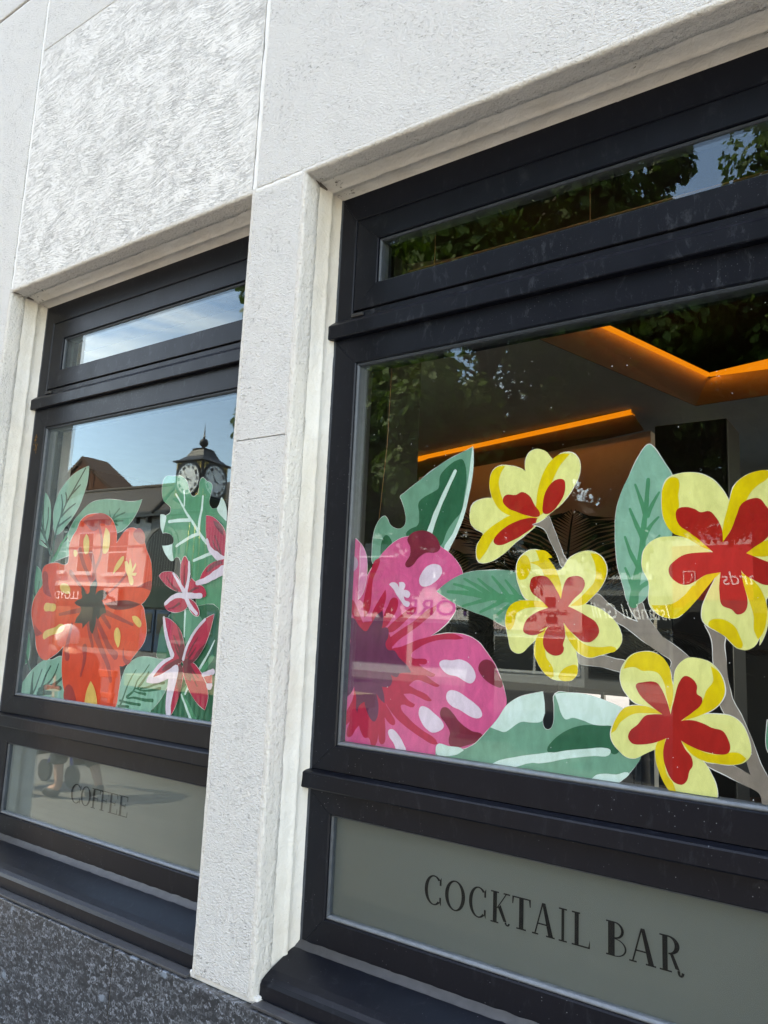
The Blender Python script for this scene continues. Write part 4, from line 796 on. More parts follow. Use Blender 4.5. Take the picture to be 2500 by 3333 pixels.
# ---------------------------------------------------------------- window painting
def catmull(P, closed, n=4):
    P = [Vector(p) for p in P]; out = []; M = len(P)
    def tan(a, b_, c):
        u = b_-a; w_ = c-b_; lu = u.length; lw = w_.length
        if lu < 1e-9 or lw < 1e-9: return (c-a)/2
        if u.dot(w_)/(lu*lw) < -.1: return Vector((0, 0))
        t = u/lu+w_/lw; return t.normalized() if t.length > 1e-6 else Vector((0, 0))
    for i in range(M if closed else M-1):
        if closed: p0, p1, p2, p3 = P[i-1], P[i], P[(i+1) % M], P[(i+2) % M]
        else: p0, p1, p2, p3 = P[max(i-1, 0)], P[i], P[i+1], P[min(i+2, M-1)]
        Ln = (p2-p1).length
        m1 = tan(p0, p1, p2)*Ln if (closed or i > 0) else (p2-p1)
        m2 = tan(p1, p2, p3)*Ln if (closed or i < M-2) else (p2-p1)
        for k in range(n):
            t = k/n; t2 = t*t; t3 = t2*t
            out.append((2*t3-3*t2+1)*p1+(t3-2*t2+t)*m1+(-2*t3+3*t2)*p2+(t3-t2)*m2)
    if not closed: out.append(P[-1])
    return out
def stroke(P, w0, w1):
    P = catmull(P, False, 4); n = len(P); Lf = []; Rt = []
    for i, p in enumerate(P):
        t = (P[min(i+1, n-1)]-P[max(i-1, 0)]).normalized(); nn = Vector((-t.y, t.x)); w_ = (w0+(w1-w0)*i/(n-1))/2*(1+.07*math.sin(i*1.7))
        Lf.append(p+nn*w_); Rt.append(p-nn*w_)
        if i == 0: c0 = [p-nn*w_*math.cos(a)-t*w_*math.sin(a) for a in [math.pi*k/6 for k in range(1, 6)]]
        if i == n-1: c1 = [p+nn*w_*math.cos(a)+t*w_*math.sin(a) for a in [math.pi*k/6 for k in range(1, 6)]]
    return Lf+c1+Rt[::-1]+c0
def clip(P, rct):
    x0, x1, z0, z1 = rct
    for ax, val, s in ((0, x0, 1), (0, x1, -1), (1, z0, 1), (1, z1, -1)):
        out = []
        for i in range(len(P)):
            a, b_ = P[i-1], P[i]; ia = (a[ax]-val)*s >= 0; ib = (b_[ax]-val)*s >= 0
            if ia != ib: out.append(a+(b_-a)*((val-a[ax])/(b_[ax]-a[ax])))
            if ib: out.append(b_)
        P = out
        if len(P) < 3: return P
    return P
WR = {'L': (WIN[0][0]+.088, WIN[0][1]-.088, -.2475, .63), 'R': (WIN[1][0]+.0885, WIN[1][1]-.088, -.2455, .63)}
cur = None; idx = 0
for ln in ART.strip().split('\n'):
    if ln[0] == '@':
        wk, gn, gl = ln[1:].split('|'); W = wins[0 if wk == 'L' else 1]
        first = None; idx = idx if (cur and cur[2] == wk) else 0; cur = (gn, gl, wk, W); continue
    part, col, kd, ps = ln.split('|'); nums = [int(v)/1e4 for v in ps.split()]
    P = [Vector((nums[i], nums[i+1])) for i in range(0, len(nums), 2)]
    if kd[0] == 's': a, b_ = kd[1:].split(','); P = stroke(P, int(a)/1e4, int(b_)/1e4)
    else: P = catmull(P, True, 4)
    # a hand's small wobble
    P = [p+Vector((noise.noise(Vector((p.x*60, p.y*60, idx))), noise.noise(Vector((p.x*60, p.y*60, idx+50)))))*.0006 for p in P]
    P = clip(P, WR[cur[2]])
    if len(P) < 3: continue
    Q = [P[0]]
    for p in P[1:]:
        if (p-Q[-1]).length > .0007: Q.append(p)
    if (Q[0]-Q[-1]).length < .0007: Q.pop()
    if len(Q) < 3: continue
    vs, fs = flat_poly(Q); y = .1538-idx*.00004
    idx += 1
    V = [(v.x, y, v.y) for v in vs]
    rim = None
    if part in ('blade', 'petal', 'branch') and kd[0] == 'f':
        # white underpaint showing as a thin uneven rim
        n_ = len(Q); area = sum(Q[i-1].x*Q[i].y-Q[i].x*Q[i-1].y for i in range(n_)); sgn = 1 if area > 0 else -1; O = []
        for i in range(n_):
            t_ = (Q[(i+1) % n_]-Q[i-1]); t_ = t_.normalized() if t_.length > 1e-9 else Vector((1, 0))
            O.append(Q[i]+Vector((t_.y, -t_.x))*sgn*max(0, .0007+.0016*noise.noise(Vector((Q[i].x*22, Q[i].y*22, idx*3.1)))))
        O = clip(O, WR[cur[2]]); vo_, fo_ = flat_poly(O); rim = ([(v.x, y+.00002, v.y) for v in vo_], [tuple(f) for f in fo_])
    if first is None:
        first = mesh(cur[0], V, [tuple(f) for f in fs], 'paint_'+col, cur[3]); first['label'] = cur[1]
    else: mesh(part, V, [tuple(f) for f in fs], 'paint_'+col, first)
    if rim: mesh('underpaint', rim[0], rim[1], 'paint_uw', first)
# ---------------------------------------------------------------- inside the cafe
def at_z(p, k): return (p[0]*k, -1.25+(p[1]+1.25)*k)
st = lambda o: tag(o, kind='structure')
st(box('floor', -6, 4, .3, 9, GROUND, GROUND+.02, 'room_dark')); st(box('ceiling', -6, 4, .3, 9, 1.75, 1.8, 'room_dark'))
st(box('side_wall', -6.2, -6, .3, 9, GROUND, 1.8, 'room_dark')); st(box('side_wall', 4, 4.2, .3, 1.2, GROUND, 1.8, 'room_dark')); st(box('side_wall', 4, 4.2, 8, 9, GROUND, 1.8, 'room_dark')); st(box('side_wall', 4, 4.2, 1.2, 8, GROUND, -.9, 'room_dark')); st(box('side_wall', 4, 4.2, 1.2, 8, 1.3, 1.8, 'room_dark'))  # unseen opening in the right wall, added to let skylight into the room
st(box('sun_block_roof', -6.2, 4.2, .3, 9.2, WTOP-.2, WTOP, 'masonry_grey'))  # unseen slab added to block the rear sun, kept low for a short shadow
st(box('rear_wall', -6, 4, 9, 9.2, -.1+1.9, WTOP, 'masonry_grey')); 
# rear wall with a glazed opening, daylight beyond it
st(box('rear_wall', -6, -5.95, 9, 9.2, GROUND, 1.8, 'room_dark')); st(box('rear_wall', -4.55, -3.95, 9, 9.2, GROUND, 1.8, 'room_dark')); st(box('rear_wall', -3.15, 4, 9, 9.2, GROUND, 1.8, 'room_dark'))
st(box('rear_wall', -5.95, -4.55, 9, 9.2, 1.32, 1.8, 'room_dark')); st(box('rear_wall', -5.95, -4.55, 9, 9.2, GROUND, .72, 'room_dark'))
st(box('rear_wall', -3.95, -3.15, 9, 9.2, -.66, 1.8, 'room_dark')); st(box('rear_wall', -3.95, -3.15, 9, 9.2, GROUND, -.95, 'room_dark'))
gw = thing('rear_window', 'high glazed window at the back of the cafe, bright behind the palm fronds', 'window', (-5.25, 9.05, .72), world=True)
for i in range(6): box('mullion', -5.95+i*.27, -5.91+i*.27, 9.02, 9.1, .72, 1.32, 'black_metal', gw)
for z in (.72, .92, 1.12, 1.28): box('rail', -5.95, -4.55, 9.03, 9.09, z, z+.04, 'black_metal', gw)
gw = thing('rear_window', 'low bright window at the back of the cafe below the branch', 'window', (-3.55, 9.05, -.95), world=True)
for i in range(3): box('mullion', -3.95+i*.38, -3.91+i*.38, 9.02, 9.1, -.95, -.66, 'black_metal', gw)
for z in (-.95, -.70): box('rail', -3.95, -3.15, 9.03, 9.09, z, z+.04, 'black_metal', gw)
# interior wall (tan) turned 15 degrees to the front, with its lit cove
ang = R(-15.3); dx = Vector((math.cos(ang), math.sin(ang))); dn = Vector((-dx.y, dx.x))
def cove(name, label, A, B_, outward, ztop=1.45, drop=.13, width=.30, led='led_orange', ext=(0, 0)):
    """A->B rim line (x,y); outward = direction of the lower soffit"""
    A = Vector(A); B_ = Vector(B_); d = (B_-A).normalized(); A = A-d*ext[0]; B_ = B_+d*ext[1]; o = Vector(outward).normalized()
    return A, B_, o
k = 1.45/1.2
t0 = Vector(at_z((-.949, 1.389), k)); t1 = Vector(at_z((-.71, 2.207), k)); t2 = Vector(at_z((-.466, 2.142), k))
k2 = 1.30/1.2
b0 = Vector(at_z((-1.225, 1.407), k2)); b1 = Vector(at_z((-.873, 2.665), k2)); b2 = Vector(at_z((-.539, 2.638), k2))
ct = thing('light_cove', 'angled ceiling recess edged with a glowing orange light strip, upper right behind the glass', 'ceiling light', (t1.x, t1.y, 1.45), world=True)
t0e = t0-(t1-t0)*.8; t2e = t2+(t2-t1)*6; b0e = b0-(b1-b0)*.6; b2e = b2+(b2-b1)*6
def quad(name, ps, mat, parent): return mesh(name, ps, [(0, 1, 2, 3)], mat, parent)
quad('fascia', [(t0e.x, t0e.y, 1.45), (t1.x, t1.y, 1.45), (b1.x, b1.y, 1.30), (b0e.x, b0e.y, 1.30)], 'cove_brown', ct)
quad('fascia', [(t1.x, t1.y, 1.45), (t2e.x, t2e.y, 1.45), (b2e.x, b2e.y, 1.30), (b1.x, b1.y, 1.30)], 'cove_brown', ct)
def strip(a, b_, out, z, w_, h, name, parent, mat='led_orange'):
    o = out*w_; V = [(a.x, a.y, z), (b_.x, b_.y, z), (b_.x+o.x, b_.y+o.y, z-h*.6), (a.x+o.x, a.y+o.y, z-h*.6), (a.x, a.y, z+.02), (b_.x, b_.y, z+.02)]
    mesh(name, V, [(0, 1, 2, 3), (0, 4, 5, 1)], mat, parent)
o1 = (b1-t1).normalized()
strip(t0e, t1, Vector((-.95, .27)), 1.435, .065, .02, 'light_strip', ct); strip(t1, t2e, Vector((.27, .95)), 1.435, .065, .02, 'light_strip', ct)
def cove_lamp(a, b_, out, z, en):
    ld = bpy.data.lights.new('cove_lamp', 'AREA'); ld.shape = 'RECTANGLE'; ld.size = (b_-a).length; ld.size_y = .03; ld.energy = en; ld.color = (1.0, .36, .06)
    lo = bpy.data.objects.new('cove_lamp', ld); C.objects.link(lo); mid = (a+b_)/2; zl = -Vector((out.x, out.y, -.9)).normalized()
    xa = Vector(((b_-a).x, (b_-a).y, 0)).normalized(); ya = zl.cross(xa); lo.matrix_world = Matrix.Translation((mid.x, mid.y, z)) @ Matrix((xa, ya, zl)).transposed().to_4x4()
cove_lamp(t0e, t1, Vector((-.95, .27)), 1.425, .10); cove_lamp(t1, t2e, Vector((.27, .95)), 1.425, .13)
# lower soffit beyond the recess edge
V = [(b0e.x, b0e.y, 1.298), (b1.x, b1.y, 1.298), (b2e.x, b2e.y, 1.298), (4, 8.9, 1.298), (-5.9, 8.9, 1.298), (-5.9, b0e.y, 1.298)]
o = mesh('soffit', V, [(0, 1, 4, 5), (1, 2, 3, 4)], 'ceiling_grey'); st(o)
k3 = 1.28/1.2
l0 = Vector(at_z((-3.01, 3.122), k3)); l1 = Vector(at_z((-1.181, 2.613), k3)); c0 = Vector(at_z((-3.249, 3.477), 1.12/1.2)); c1 = Vector(at_z((-1.145, 2.79), 1.12/1.2))
cl = thing('light_cove', 'straight orange lit cornice along the brown inner wall, lower left behind the glass', 'ceiling light', (l1.x, l1.y, 1.28), world=True)
l0e = l0; c0e = Vector((l0e.x-.10, l0e.y+.36)); c1 = Vector((l1.x+.03, l1.y+.14))
quad('fascia', [(l0e.x, l0e.y, 1.28), (l1.x, l1.y, 1.28), (c1.x, c1.y, 1.20), (c0e.x, c0e.y, 1.20)], 'cove_brown', cl)
strip(l0e, l1, Vector((.27, .95)), 1.27, .042, .01, 'light_strip', cl)
cove_lamp(l0e, l1, Vector((.27, .95)), 1.255, .07)
iw0 = Vector((l0.x, l0.y))+Vector((.05, .25)); iw1 = l1+Vector((.05, .2))
o = mesh('inner_wall', [(iw0.x, iw0.y, GROUND), (iw1.x, iw1.y, GROUND), (iw1.x, iw1.y, 1.21), (iw0.x, iw0.y, 1.21), (iw0.x, iw0.y+.2, GROUND), (iw1.x, iw1.y+.2, GROUND), (iw1.x, iw1.y+.2, 1.21), (iw0.x, iw0.y+.2, 1.21)], [(3, 2, 6, 7), (1, 5, 6, 2), (0, 3, 7, 4)], 'room_tan'); st(o)
o = mesh('inner_wall', [(iw0.x, iw0.y, .34), (iw1.x, iw1.y, .34), (iw1.x, iw1.y, 1.21), (iw0.x, iw0.y, 1.21)], [(0, 1, 2, 3)], 'room_tan'); st(o)
o = mesh('inner_soffit', [(l0e.x, l0e.y, 1.285), (l1.x, l1.y, 1.285), (l1.x+.1, l1.y+2.2, 1.285), (l0e.x, l0e.y+2, 1.285)], [(0, 1, 2, 3)], 'ceiling_grey'); st(o)
col_ = thing('inner_column', 'black square column inside the cafe behind the upright sage leaf', 'column', (-.726, 2.0, GROUND), world=True)
box('shaft', -.867, -.585, 1.9, 2.15, GROUND, .90, 'black_metal', col_, .005); box('plinth', -.887, -.565, 1.88, 2.17, GROUND, GROUND+.12, 'room_dark', col_, .005)
col2 = thing('inner_column', 'dark square column inside the cafe beside the brown wall', 'column', (-1.30, .75, GROUND), world=True)
box('shaft', -1.62, -1.42, .75, .95, GROUND, 1.29, 'room_dark', col2, .005); box('plinth', -1.64, -1.40, .73, .97, GROUND, GROUND+.12, 'room_dark', col2, .005)
st(box('light_rail', -2.5, .4, 4.0, 4.03, .80, .815, 'led_blue'))
# slatted blind behind the top light
bl = thing('slatted_blind', 'brown wooden slatted blind inside the right top light', 'blind', (-.6, .3, .78), world=True)
for i in range(13): box('slat', -1.03, -.06, .262, .278, .80+i*.0095, .8035+i*.0095, 'wood_slat', bl)
for x in (-.95, -.55, -.15): box('cord', x, x+.002, .259, .2605, .80, 1.05, 'wood_slat', bl)
# hanging wire seen inside the right window
wi_ = tag(tube('hanging_wire', [(-1.03, .21, .64), (-1.035, .212, .45), (-1.06, .22, .20)], .0009, 'wood_slat', None, 5), 'thin hanging wire inside the right window beside the frame', 'wire')

def palm(loc, label, n, h, seed, spread=.5, lean=(0, 0)):
    rnd = random.Random(seed)
    t = thing('potted_palm', label, 'plant', loc, world=True)
    x0, y0, z0 = loc
    bm = bmesh.new(); bmesh.ops.create_cone(bm, cap_ends=True, segments=20, radius1=.13, radius2=.18, depth=.34)
    for v in bm.verts: v.co += Vector((x0, y0, z0+.17))
    bmobj('pot', bm, 'pot', t, True)
    tube('stem', [(x0, y0, z0+.3), (x0+.02, y0, z0+.6), (x0+lean[0]*.3, y0+lean[1]*.3, z0+h*.62)], [.03, .024, .016], 'bark', t, 8)
    base = Vector((x0+lean[0]*.3, y0+lean[1]*.3, z0+h*.6))
    for i in range(n):
        a = 2*math.pi*i/n+rnd.uniform(-.3, .3); up = rnd.uniform(.45, 1.25); Ln = rnd.uniform(.55, .8)
        d = Vector((math.cos(a), math.sin(a)*.55, 0)); pts = []
        for s_ in range(9):
            u = s_/8; pts.append(base+d*(Ln*u*math.cos(up*(1-u*.9)))*spread*2+Vector((0, 0, Ln*(math.sin(up)*u*1.35-.55*u*u))))
        bm = bmesh.new(); add_tube(bm, pts, [.006-.0005*j for j in range(9)], 5)
        for s_ in range(4, 33):
            u = s_/32; f = u*8; i0 = min(int(f), 7); p = pts[i0].lerp(pts[i0+1], f-i0); tg = (pts[i0+1]-pts[i0]).normalized()
            sd = tg.cross(Vector((0, 0, 1))).normalized(); ln = .26*math.sin(math.pi*min(1, u*.85+.13))
            for sg in (-1, 1):
                tip = p+(sd*sg*.75+tg*.65+Vector((0, 0, -.18))).normalized()*ln*rnd.uniform(.85, 1.1); m_ = p.lerp(tip, .45)+Vector((0, 0, .012)); w_ = tg*.0065
                v4 = [bm.verts.new(c) for c in (p-w_*.4, m_-w_, tip, m_+w_)]; bm.faces.new(v4)
        bmobj('frond', bm, 'palm_leaf', t)
palm((-1.35, 1.15, GROUND), 'tall potted palm behind the long green leaf of the right window', 9, 2.25, 3, .42)
palm((-.92, 1.05, GROUND), 'potted palm behind the middle yellow flower', 9, 2.45, 5, .42)
palm((-1.1, 2.5, GROUND), 'further potted palm nearer the black column', 8, 2.2, 9, .5)

def chair(loc, rz, label):
    t = thing('cafe_chair', label, 'chair', loc, rz, 'chairs in the cafe')
    box('seat', -.22, .22, -.22, .22, .44, .49, 'leather', t, .012)
    for sx in (-1, 1):
        for sy in (-1, 1): tube('leg', [(sx*.19, sy*.19, .44), (sx*.22, sy*.22, 0)], .014, 'black_metal', t)
        tube('back_post', [(sx*.19, .2, .45), (sx*.19, .26, .92)], .013, 'black_metal', t)
    box('backrest', -.2, .2, .225, .255, .62, .92, 'leather', t, .01)
def table(loc, label):
    t = thing('cafe_table', label, 'table', loc, 0, 'tables in the cafe')
    bm = bmesh.new(); bmesh.ops.create_cone(bm, cap_ends=True, segments=36, radius1=.36, radius2=.36, depth=.03)
    for v in bm.verts: v.co.z += .735
    bmobj('tabletop', bm, 'bar_wood', t); tube('pedestal', [(0, 0, .02), (0, 0, .72)], .03, 'black_metal', t)
    bm = bmesh.new(); bmesh.ops.create_cone(bm, cap_ends=True, segments=30, radius1=.24, radius2=.2, depth=.025)
    for v in bm.verts: v.co.z += .0125
    bmobj('base', bm, 'black_metal', t)
table((-.55, 3.1, GROUND+.02), 'round cafe table nearest the black column'); chair((-.55, 3.7, GROUND+.02), 0, 'cafe chair on the far side of the round table'); chair((-.05, 3.1, GROUND+.02), -1.57, 'cafe chair to the right of the round table')
table((-2.3, 6.6, GROUND+.02), 'round cafe table in front of the glazed doors'); chair((-2.3, 7.2, GROUND+.02), 0, 'cafe chair between the far table and the glazed doors'); chair((-1.75, 6.5, GROUND+.02), -1.4, 'cafe chair to the right of the far table')
bc = thing('bar_counter', 'dark wood bar counter inside on the right', 'counter', (1.0, 3.6, GROUND), world=True)
box('body', .1, 2.4, 3.3, 3.9, GROUND, GROUND+1.02, 'bar_wood', bc, .01); box('top', .05, 2.45, 3.25, 3.95, GROUND+1.02, GROUND+1.07, 'black_metal', bc, .008)
vp_ = thing('steel_duct', 'shiny ribbed steel urn standing on the bar counter', 'urn', (.35, 3.5, GROUND+1.07), world=True)
bm = bmesh.new(); prof_ = [(.0, 0), (.10, 0), (.11, .05), (.10, .08), (.10, .34), (.12, .36), (.11, .40), (.03, .44), (.02, .48), (0, .48)]
rings = [[bm.verts.new((.35+r_*math.cos(a), 3.5+r_*math.sin(a), GROUND+1.07+z)) for a in [2*math.pi*i/20 for i in range(20)]] for r_, z in prof_]
for a, b_ in zip(rings, rings[1:]):
    for i in range(20): bm.faces.new((a[i], a[(i+1) % 20], b_[(i+1) % 20], b_[i]))
vp_.name = 'steel_urn'; bmobj('body', bm, 'steel', vp_, True); tube('tap', [(.35, 3.39, GROUND+1.13), (.35, 3.33, GROUND+1.13), (.35, 3.33, GROUND+1.10)], .008, 'steel', vp_)
for i in range(7):
    bx = .7+i*.11; bm = bmesh.new(); prof_ = [(0, 0), (.035, 0), (.037, .02), (.037, .19), (.012, .24), (.012, .30), (0, .30)]
    rings = [[bm.verts.new((r_*math.cos(a), r_*math.sin(a), z)) for a in [2*math.pi*j/12 for j in range(12)]] for r_, z in prof_]
    for a, b_ in zip(rings, rings[1:]):
        for j in range(12): bm.faces.new((a[j], a[(j+1) % 12], b_[(j+1) % 12], b_[j]))
    if i == 0: bot = bmobj('bottle', bm, 'bottle_glass', None, True); o = bot
    else: bm.free(); o = bot.copy(); C.objects.link(o)
    o.location = (bx, 3.6, GROUND+1.07); tag(o, ['dark glass bottle nearest the steel urn on the bar counter', 'second dark bottle from the steel urn on the counter', 'third dark bottle from the steel urn on the counter', 'middle dark bottle of the row on the bar counter', 'third dark bottle from the far right end of the counter row', 'last but one dark bottle of the counter row', 'dark bottle at the right end of the counter row'][i], 'bottle', 'bottles on the bar counter')

# ---------------------------------------------------------------- the street opposite
st(box('ground', -600, 600, -600, 600, GROUND-.5, GROUND-.004, 'asphalt'))
st(mesh('pavement', [(-60, 0.0, GROUND), (30, 0.0, GROUND), (30, -4.6, GROUND), (-60, -4.6, GROUND)], [(0, 1, 2, 3)], 'paving'))
st(box('kerb', -60, 30, -4.75, -4.6, GROUND-.12, GROUND+.004, 'masonry_grey')); st(mesh('road', [(-60, -4.75, GROUND-.0), (30, -4.75, GROUND), (30, -20, GROUND), (-60, -20, GROUND)], [(0, 1, 2, 3)], 'asphalt'))
st(mesh('pavement', [(-60, -20, GROUND+.002), (30, -20, GROUND+.002), (30, -23.9, GROUND+.002), (-60, -23.9, GROUND+.002)], [(0, 1, 2, 3)], 'paving'))
FY = -23.86
def sash_window(b, x0, x1, z0, z1, y, arched=False, sill=True):
    f = box('window', x0, x1, y-.12, y+.02, z0, z1, 'white_paint', b)
    n0, n1 = min(x0, x1), max(x0, x1)
    zm = (z0+z1)/2
    box('pane', n0+.09, n1-.09, y-.05, y+.03, z0+.08, zm-.04, 'window_dark', f); box('pane', n0+.09, n1-.09, y-.05, y+.03, zm+.04, z1-.08, 'window_dark', f)
    if sill: box('sill', n0-.15, n1+.15, y, y+.18, z0-.16, z0, 'white_paint', f)
bk = thing('bank_building', 'white rendered bank with a slate roof, sash windows and the LLOYDS fascia', 'building', (-37.9, FY, GROUND), world=True)
box('wall', -43.2, -33.12, FY-8, FY, GROUND, 5.45, 'masonry_white', bk)
box('gutter', -43.3, -27, FY-.1, FY+.38, 5.45, 5.72, 'black_metal', bk)
for x in range(11): box('bracket', -42.8+x*.95, -42.65+x*.95, FY, FY+.25, 5.15, 5.45, 'black_metal', bk)
extr('cornice', [(FY, 1.79), (FY+.18, 1.79), (FY+.12, 1.95), (FY, 2.0)], -43.2, -33.12, 'x', 'masonry_white', bk)
box('string_course', -43.2, -33.12, FY, FY+.04, 3.95, 4.03, 'masonry_grey', bk)
box('fascia', -43.2, -33.12, FY, FY+.12, .85, 1.79, 'dark_green', bk)
sash_window(bk, -41.87, -40.29, 2.61, 4.96, FY); sash_window(bk, -39.23, -37.71, 2.54, 4.82, FY); sash_window(bk, -36.51, -34.82, 2.52, 4.85, FY)
extr('window_arch', [(-41.87, 4.96), (-40.29, 4.96)]+[(-41.08+.79*math.cos(a), 4.96+.4*math.sin(a)) for a in [math.pi*i/10 for i in range(0, 11)]][1:-1], FY-.1, FY+.02, 'y', 'window_dark', bk)
tx = text_obj('lettering', 'LLOYDS', -38.62, FY+.13, 1.04, .62, 'letter_white', bk, 2.65)
sg_ = box('horse_sign', -36.19, -34.9, FY+.12, FY+.3, .78, 1.70, 'sign_pink', bk)
hp = [(.08, .30), (.20, .42), (.34, .50), (.55, .52), (.66, .60), (.68, .80), (.74, .90), (.80, .82), (.92, .74), (.88, .66), (.80, .66), (.78, .50), (.80, .38), (.92, .34), (.94, .22), (.88, .22), (.86, .30), (.74, .30), (.66, .36), (.45, .34), (.36, .26), (.40, .10), (.34, .08), (.28, .26), (.16, .20), (.08, .10), (.04, .14), (.14, .28)]
vs, fs = flat_poly([(-34.95-(u*1.2), .8+v_*.86) for u, v_ in hp]); mesh('horse_emblem', [(p.x, FY+.305, p.y) for p in vs], [tuple(f) for f in fs], 'black_ink', sg_)
box('sign_edge', -34.9, -34.82, FY+.12, FY+.3, .78, 1.70, 'dark_green', bk)
box('shopfront', -43.2, -33.12, FY, FY+.01, GROUND, .85, 'dark_green', bk)
for i, x in enumerate((-42.8, -40.8, -38.9, -36.9, -34.9)):
    f = box('shop_glazing', x, x+1.6, FY-.3, FY+.02, -1.2, .72, 'dark_green', bk); box('pane', x+.12, x+1.48, FY-.2, FY+.03, -1.05, .6, 'window_dark', f)
# slate roof, hipped at its right end
roof = mesh('roof', [(-44, FY+.4, 5.6), (-26.5, FY+.4, 5.6), (-36.5, FY-4.2, 8.2), (-46, FY-4.2, 8.35), (-26.5, FY-8.4, 5.6), (-44, FY-8.4, 5.6), (-30, FY-4.2, 8.0)],
     [(0, 1, 2, 3), (1, 6, 2), (1, 4, 6), (4, 5, 3, 2), (4, 2, 6), (0, 3, 5)], 'slate', bk)
tube('ridge', [(-46, FY-4.2, 8.38), (-36.5, FY-4.2, 8.24), (-32.5, FY+.42, 5.68)], .13, 'slate', bk)
# brick gable beyond
gb_ = thing('gabled_house', 'dark brick gabled house rising behind the bank roof', 'house', (-55.5, -34, GROUND), world=True)
extr('wall', [(-64, GROUND), (-47, GROUND), (-47, 7.0), (-51.3, 9.9), (-55.58, 12.7), (-64, 7.4)], -36, -34, 'y', 'brick_dark', gb_)
extr('roof', [(-64.4, 7.3), (-55.58, 12.8), (-46.6, 6.8), (-46.6, 7.15), (-55.58, 13.15), (-64.4, 7.7)], -36.2, -33.9, 'y', 'roof_dark', gb_)
tube('vent_pipe', [(-54.0, -33.7, 8), (-54.0, -33.7, 12.3)], .06, 'bark', gb_); box('chimney', -57.3, -56.5, -36, -35, 12, 13.4, 'brick_dark', gb_)
# arched hall in grey render
hl = thing('arched_hall', 'grey rendered hall with tall barred arched windows to the right of the bank', 'building', (-29, FY-.5, GROUND), world=True)
box('wall', -33.1, -20.2, FY-8, FY-.02, GROUND, 5.45, 'masonry_grey', hl)
for cx in (-32.1, -28.3, -24.5):
    bm = bmesh.new(); P = [(cx-1.15, 1.75), (cx+1.15, 1.75), (cx+1.15, 3.6)]+[(cx+1.15*math.cos(a), 3.6+1.15*math.sin(a)) for a in [math.pi*i/10 for i in range(1, 10)]]+[(cx-1.15, 3.6)]
    f = extr('window', P, FY-.1, FY+.01, 'y', 'window_dark', hl)
    for i in range(11): box('bar', cx-1.05+i*.21, cx-1.01+i*.21, FY+.02, FY+.05, 1.8, 3.6+math.sqrt(max(0, 1.15**2-(-1.05+i*.21)**2)), 'bar_grey', f)
    for z in (2.5, 3.3): box('bar', cx-1.1, cx+1.1, FY+.02, FY+.05, z, z+.05, 'black_metal', f)
    o_ = ring(cx, 3.6, 1.45, 1.45, .22, .22, 0, 180, 14); V = []; F = []
    for q_ in o_:
        n_ = len(V); V += [(u, FY+.06, v_) for u, v_ in q_]+[(u, FY-.02, v_) for u, v_ in q_]; F += [(n_, n_+1, n_+2, n_+3), (n_+2, n_+3, n_+7, n_+6), (n_, n_+1, n_+5, n_+4)]
    mesh('arch_moulding', V, F, 'masonry_grey', hl)
box('fascia', -33.1, -20.2, FY, FY+.15, .70, 1.74, 'dark_green', hl)
for i in range(5):
    d = box('door', -32.95+i*1.12, -31.95+i*1.12, FY, FY+.10, -1.5, .60, 'blue_door', hl, .03); ball('handle', (-32.15+i*1.12, FY+.16, -.45), .06, 'steel', d, sub=2)
    box('panel', -32.8+i*1.12, -32.1+i*1.12, FY+.1, FY+.13, -.6, .4, 'window_dark', d)
# right hand row of shops (behind the trees)
def shop(name, label, x0, x1, ztop, wallmat, fmat, fz, cat='building', gl='black_metal'):
    t = thing(name, label, cat, ((x0+x1)/2, FY, GROUND), world=True)
    box('wall', x0, x1, FY-8, FY, GROUND, ztop, wallmat, t); box('roof', x0-.1, x1+.1, FY-8.1, FY+.25, ztop, ztop+.25, 'slate', t)
    box('fascia', x0+.02, x1-.02, FY, FY+.14, fz[0], fz[1], fmat, t)
    n_ = max(1, int((x1-x0)/2.6)); w_ = (x1-x0)/n_
    for i in range(n_):
        xa = x0+i*w_+.15; f = box('shop_glazing', xa, xa+w_-.3, FY-.3, FY+.03, GROUND+.35, fz[0]-.15, gl, t)
        box('pane', xa+.08, xa+w_/2-.2, FY-.2, FY+.04, GROUND+.45, fz[0]-.25, 'window_dark', f); box('pane', xa+w_/2-.1, xa+w_-.38, FY-.2, FY+.04, GROUND+.45, fz[0]-.25, 'window_dark', f)
        if ztop > 4.0: sash_window(t, xa+.4, xa+w_-.9, fz[1]+.7, fz[1]+2.2, FY)
    return t
s1 = shop('computer_shop', 'cream fronted computer shop with STORE in purple letters', -20.0, -13.0, 5.0, 'masonry_white', 'sign_cream', (.58, 1.62))
text_obj('lettering', 'STORE', -13.15, FY+.15, .74, .85, 'purple_letter', s1, 3.45)
text_obj('small_lettering', 'PC Services', -17.75, FY+.15, .84, .22, 'black_ink', s1, 1.0)
f = box('screen_icon', -18.52, -18.0, FY+.14, FY+.16, 1.10, 1.44, 'black_ink', s1); box('screen', -18.47, -18.05, FY+.16, FY+.17, 1.15, 1.39, 'sign_cream', f)
extr('phone_icon', [(-17.3, 1.05), (-16.95, 1.25), (-17.3, 1.45), (-17.2, 1.25)], FY+.14, FY+.16, 'y', 'purple_letter', s1)
s2 = shop('repair_shop', 'pale pink repair shop front with a padlock sign', -13.0, -9.4, 4.6, 'masonry_white', 'sign_pink', (.30, 1.75), gl='white_paint')
text_obj('lettering', 'Software', -9.95, FY+.15, .88, .26, 'black_ink', s2, 1.05); text_obj('lettering', 'Unlock', -10.05, FY+.15, .34, .24, 'black_ink', s2, .85); text_obj('lettering', 'Rep', -11.1, FY+.15, .62, .32, 'black_ink', s2, .6)
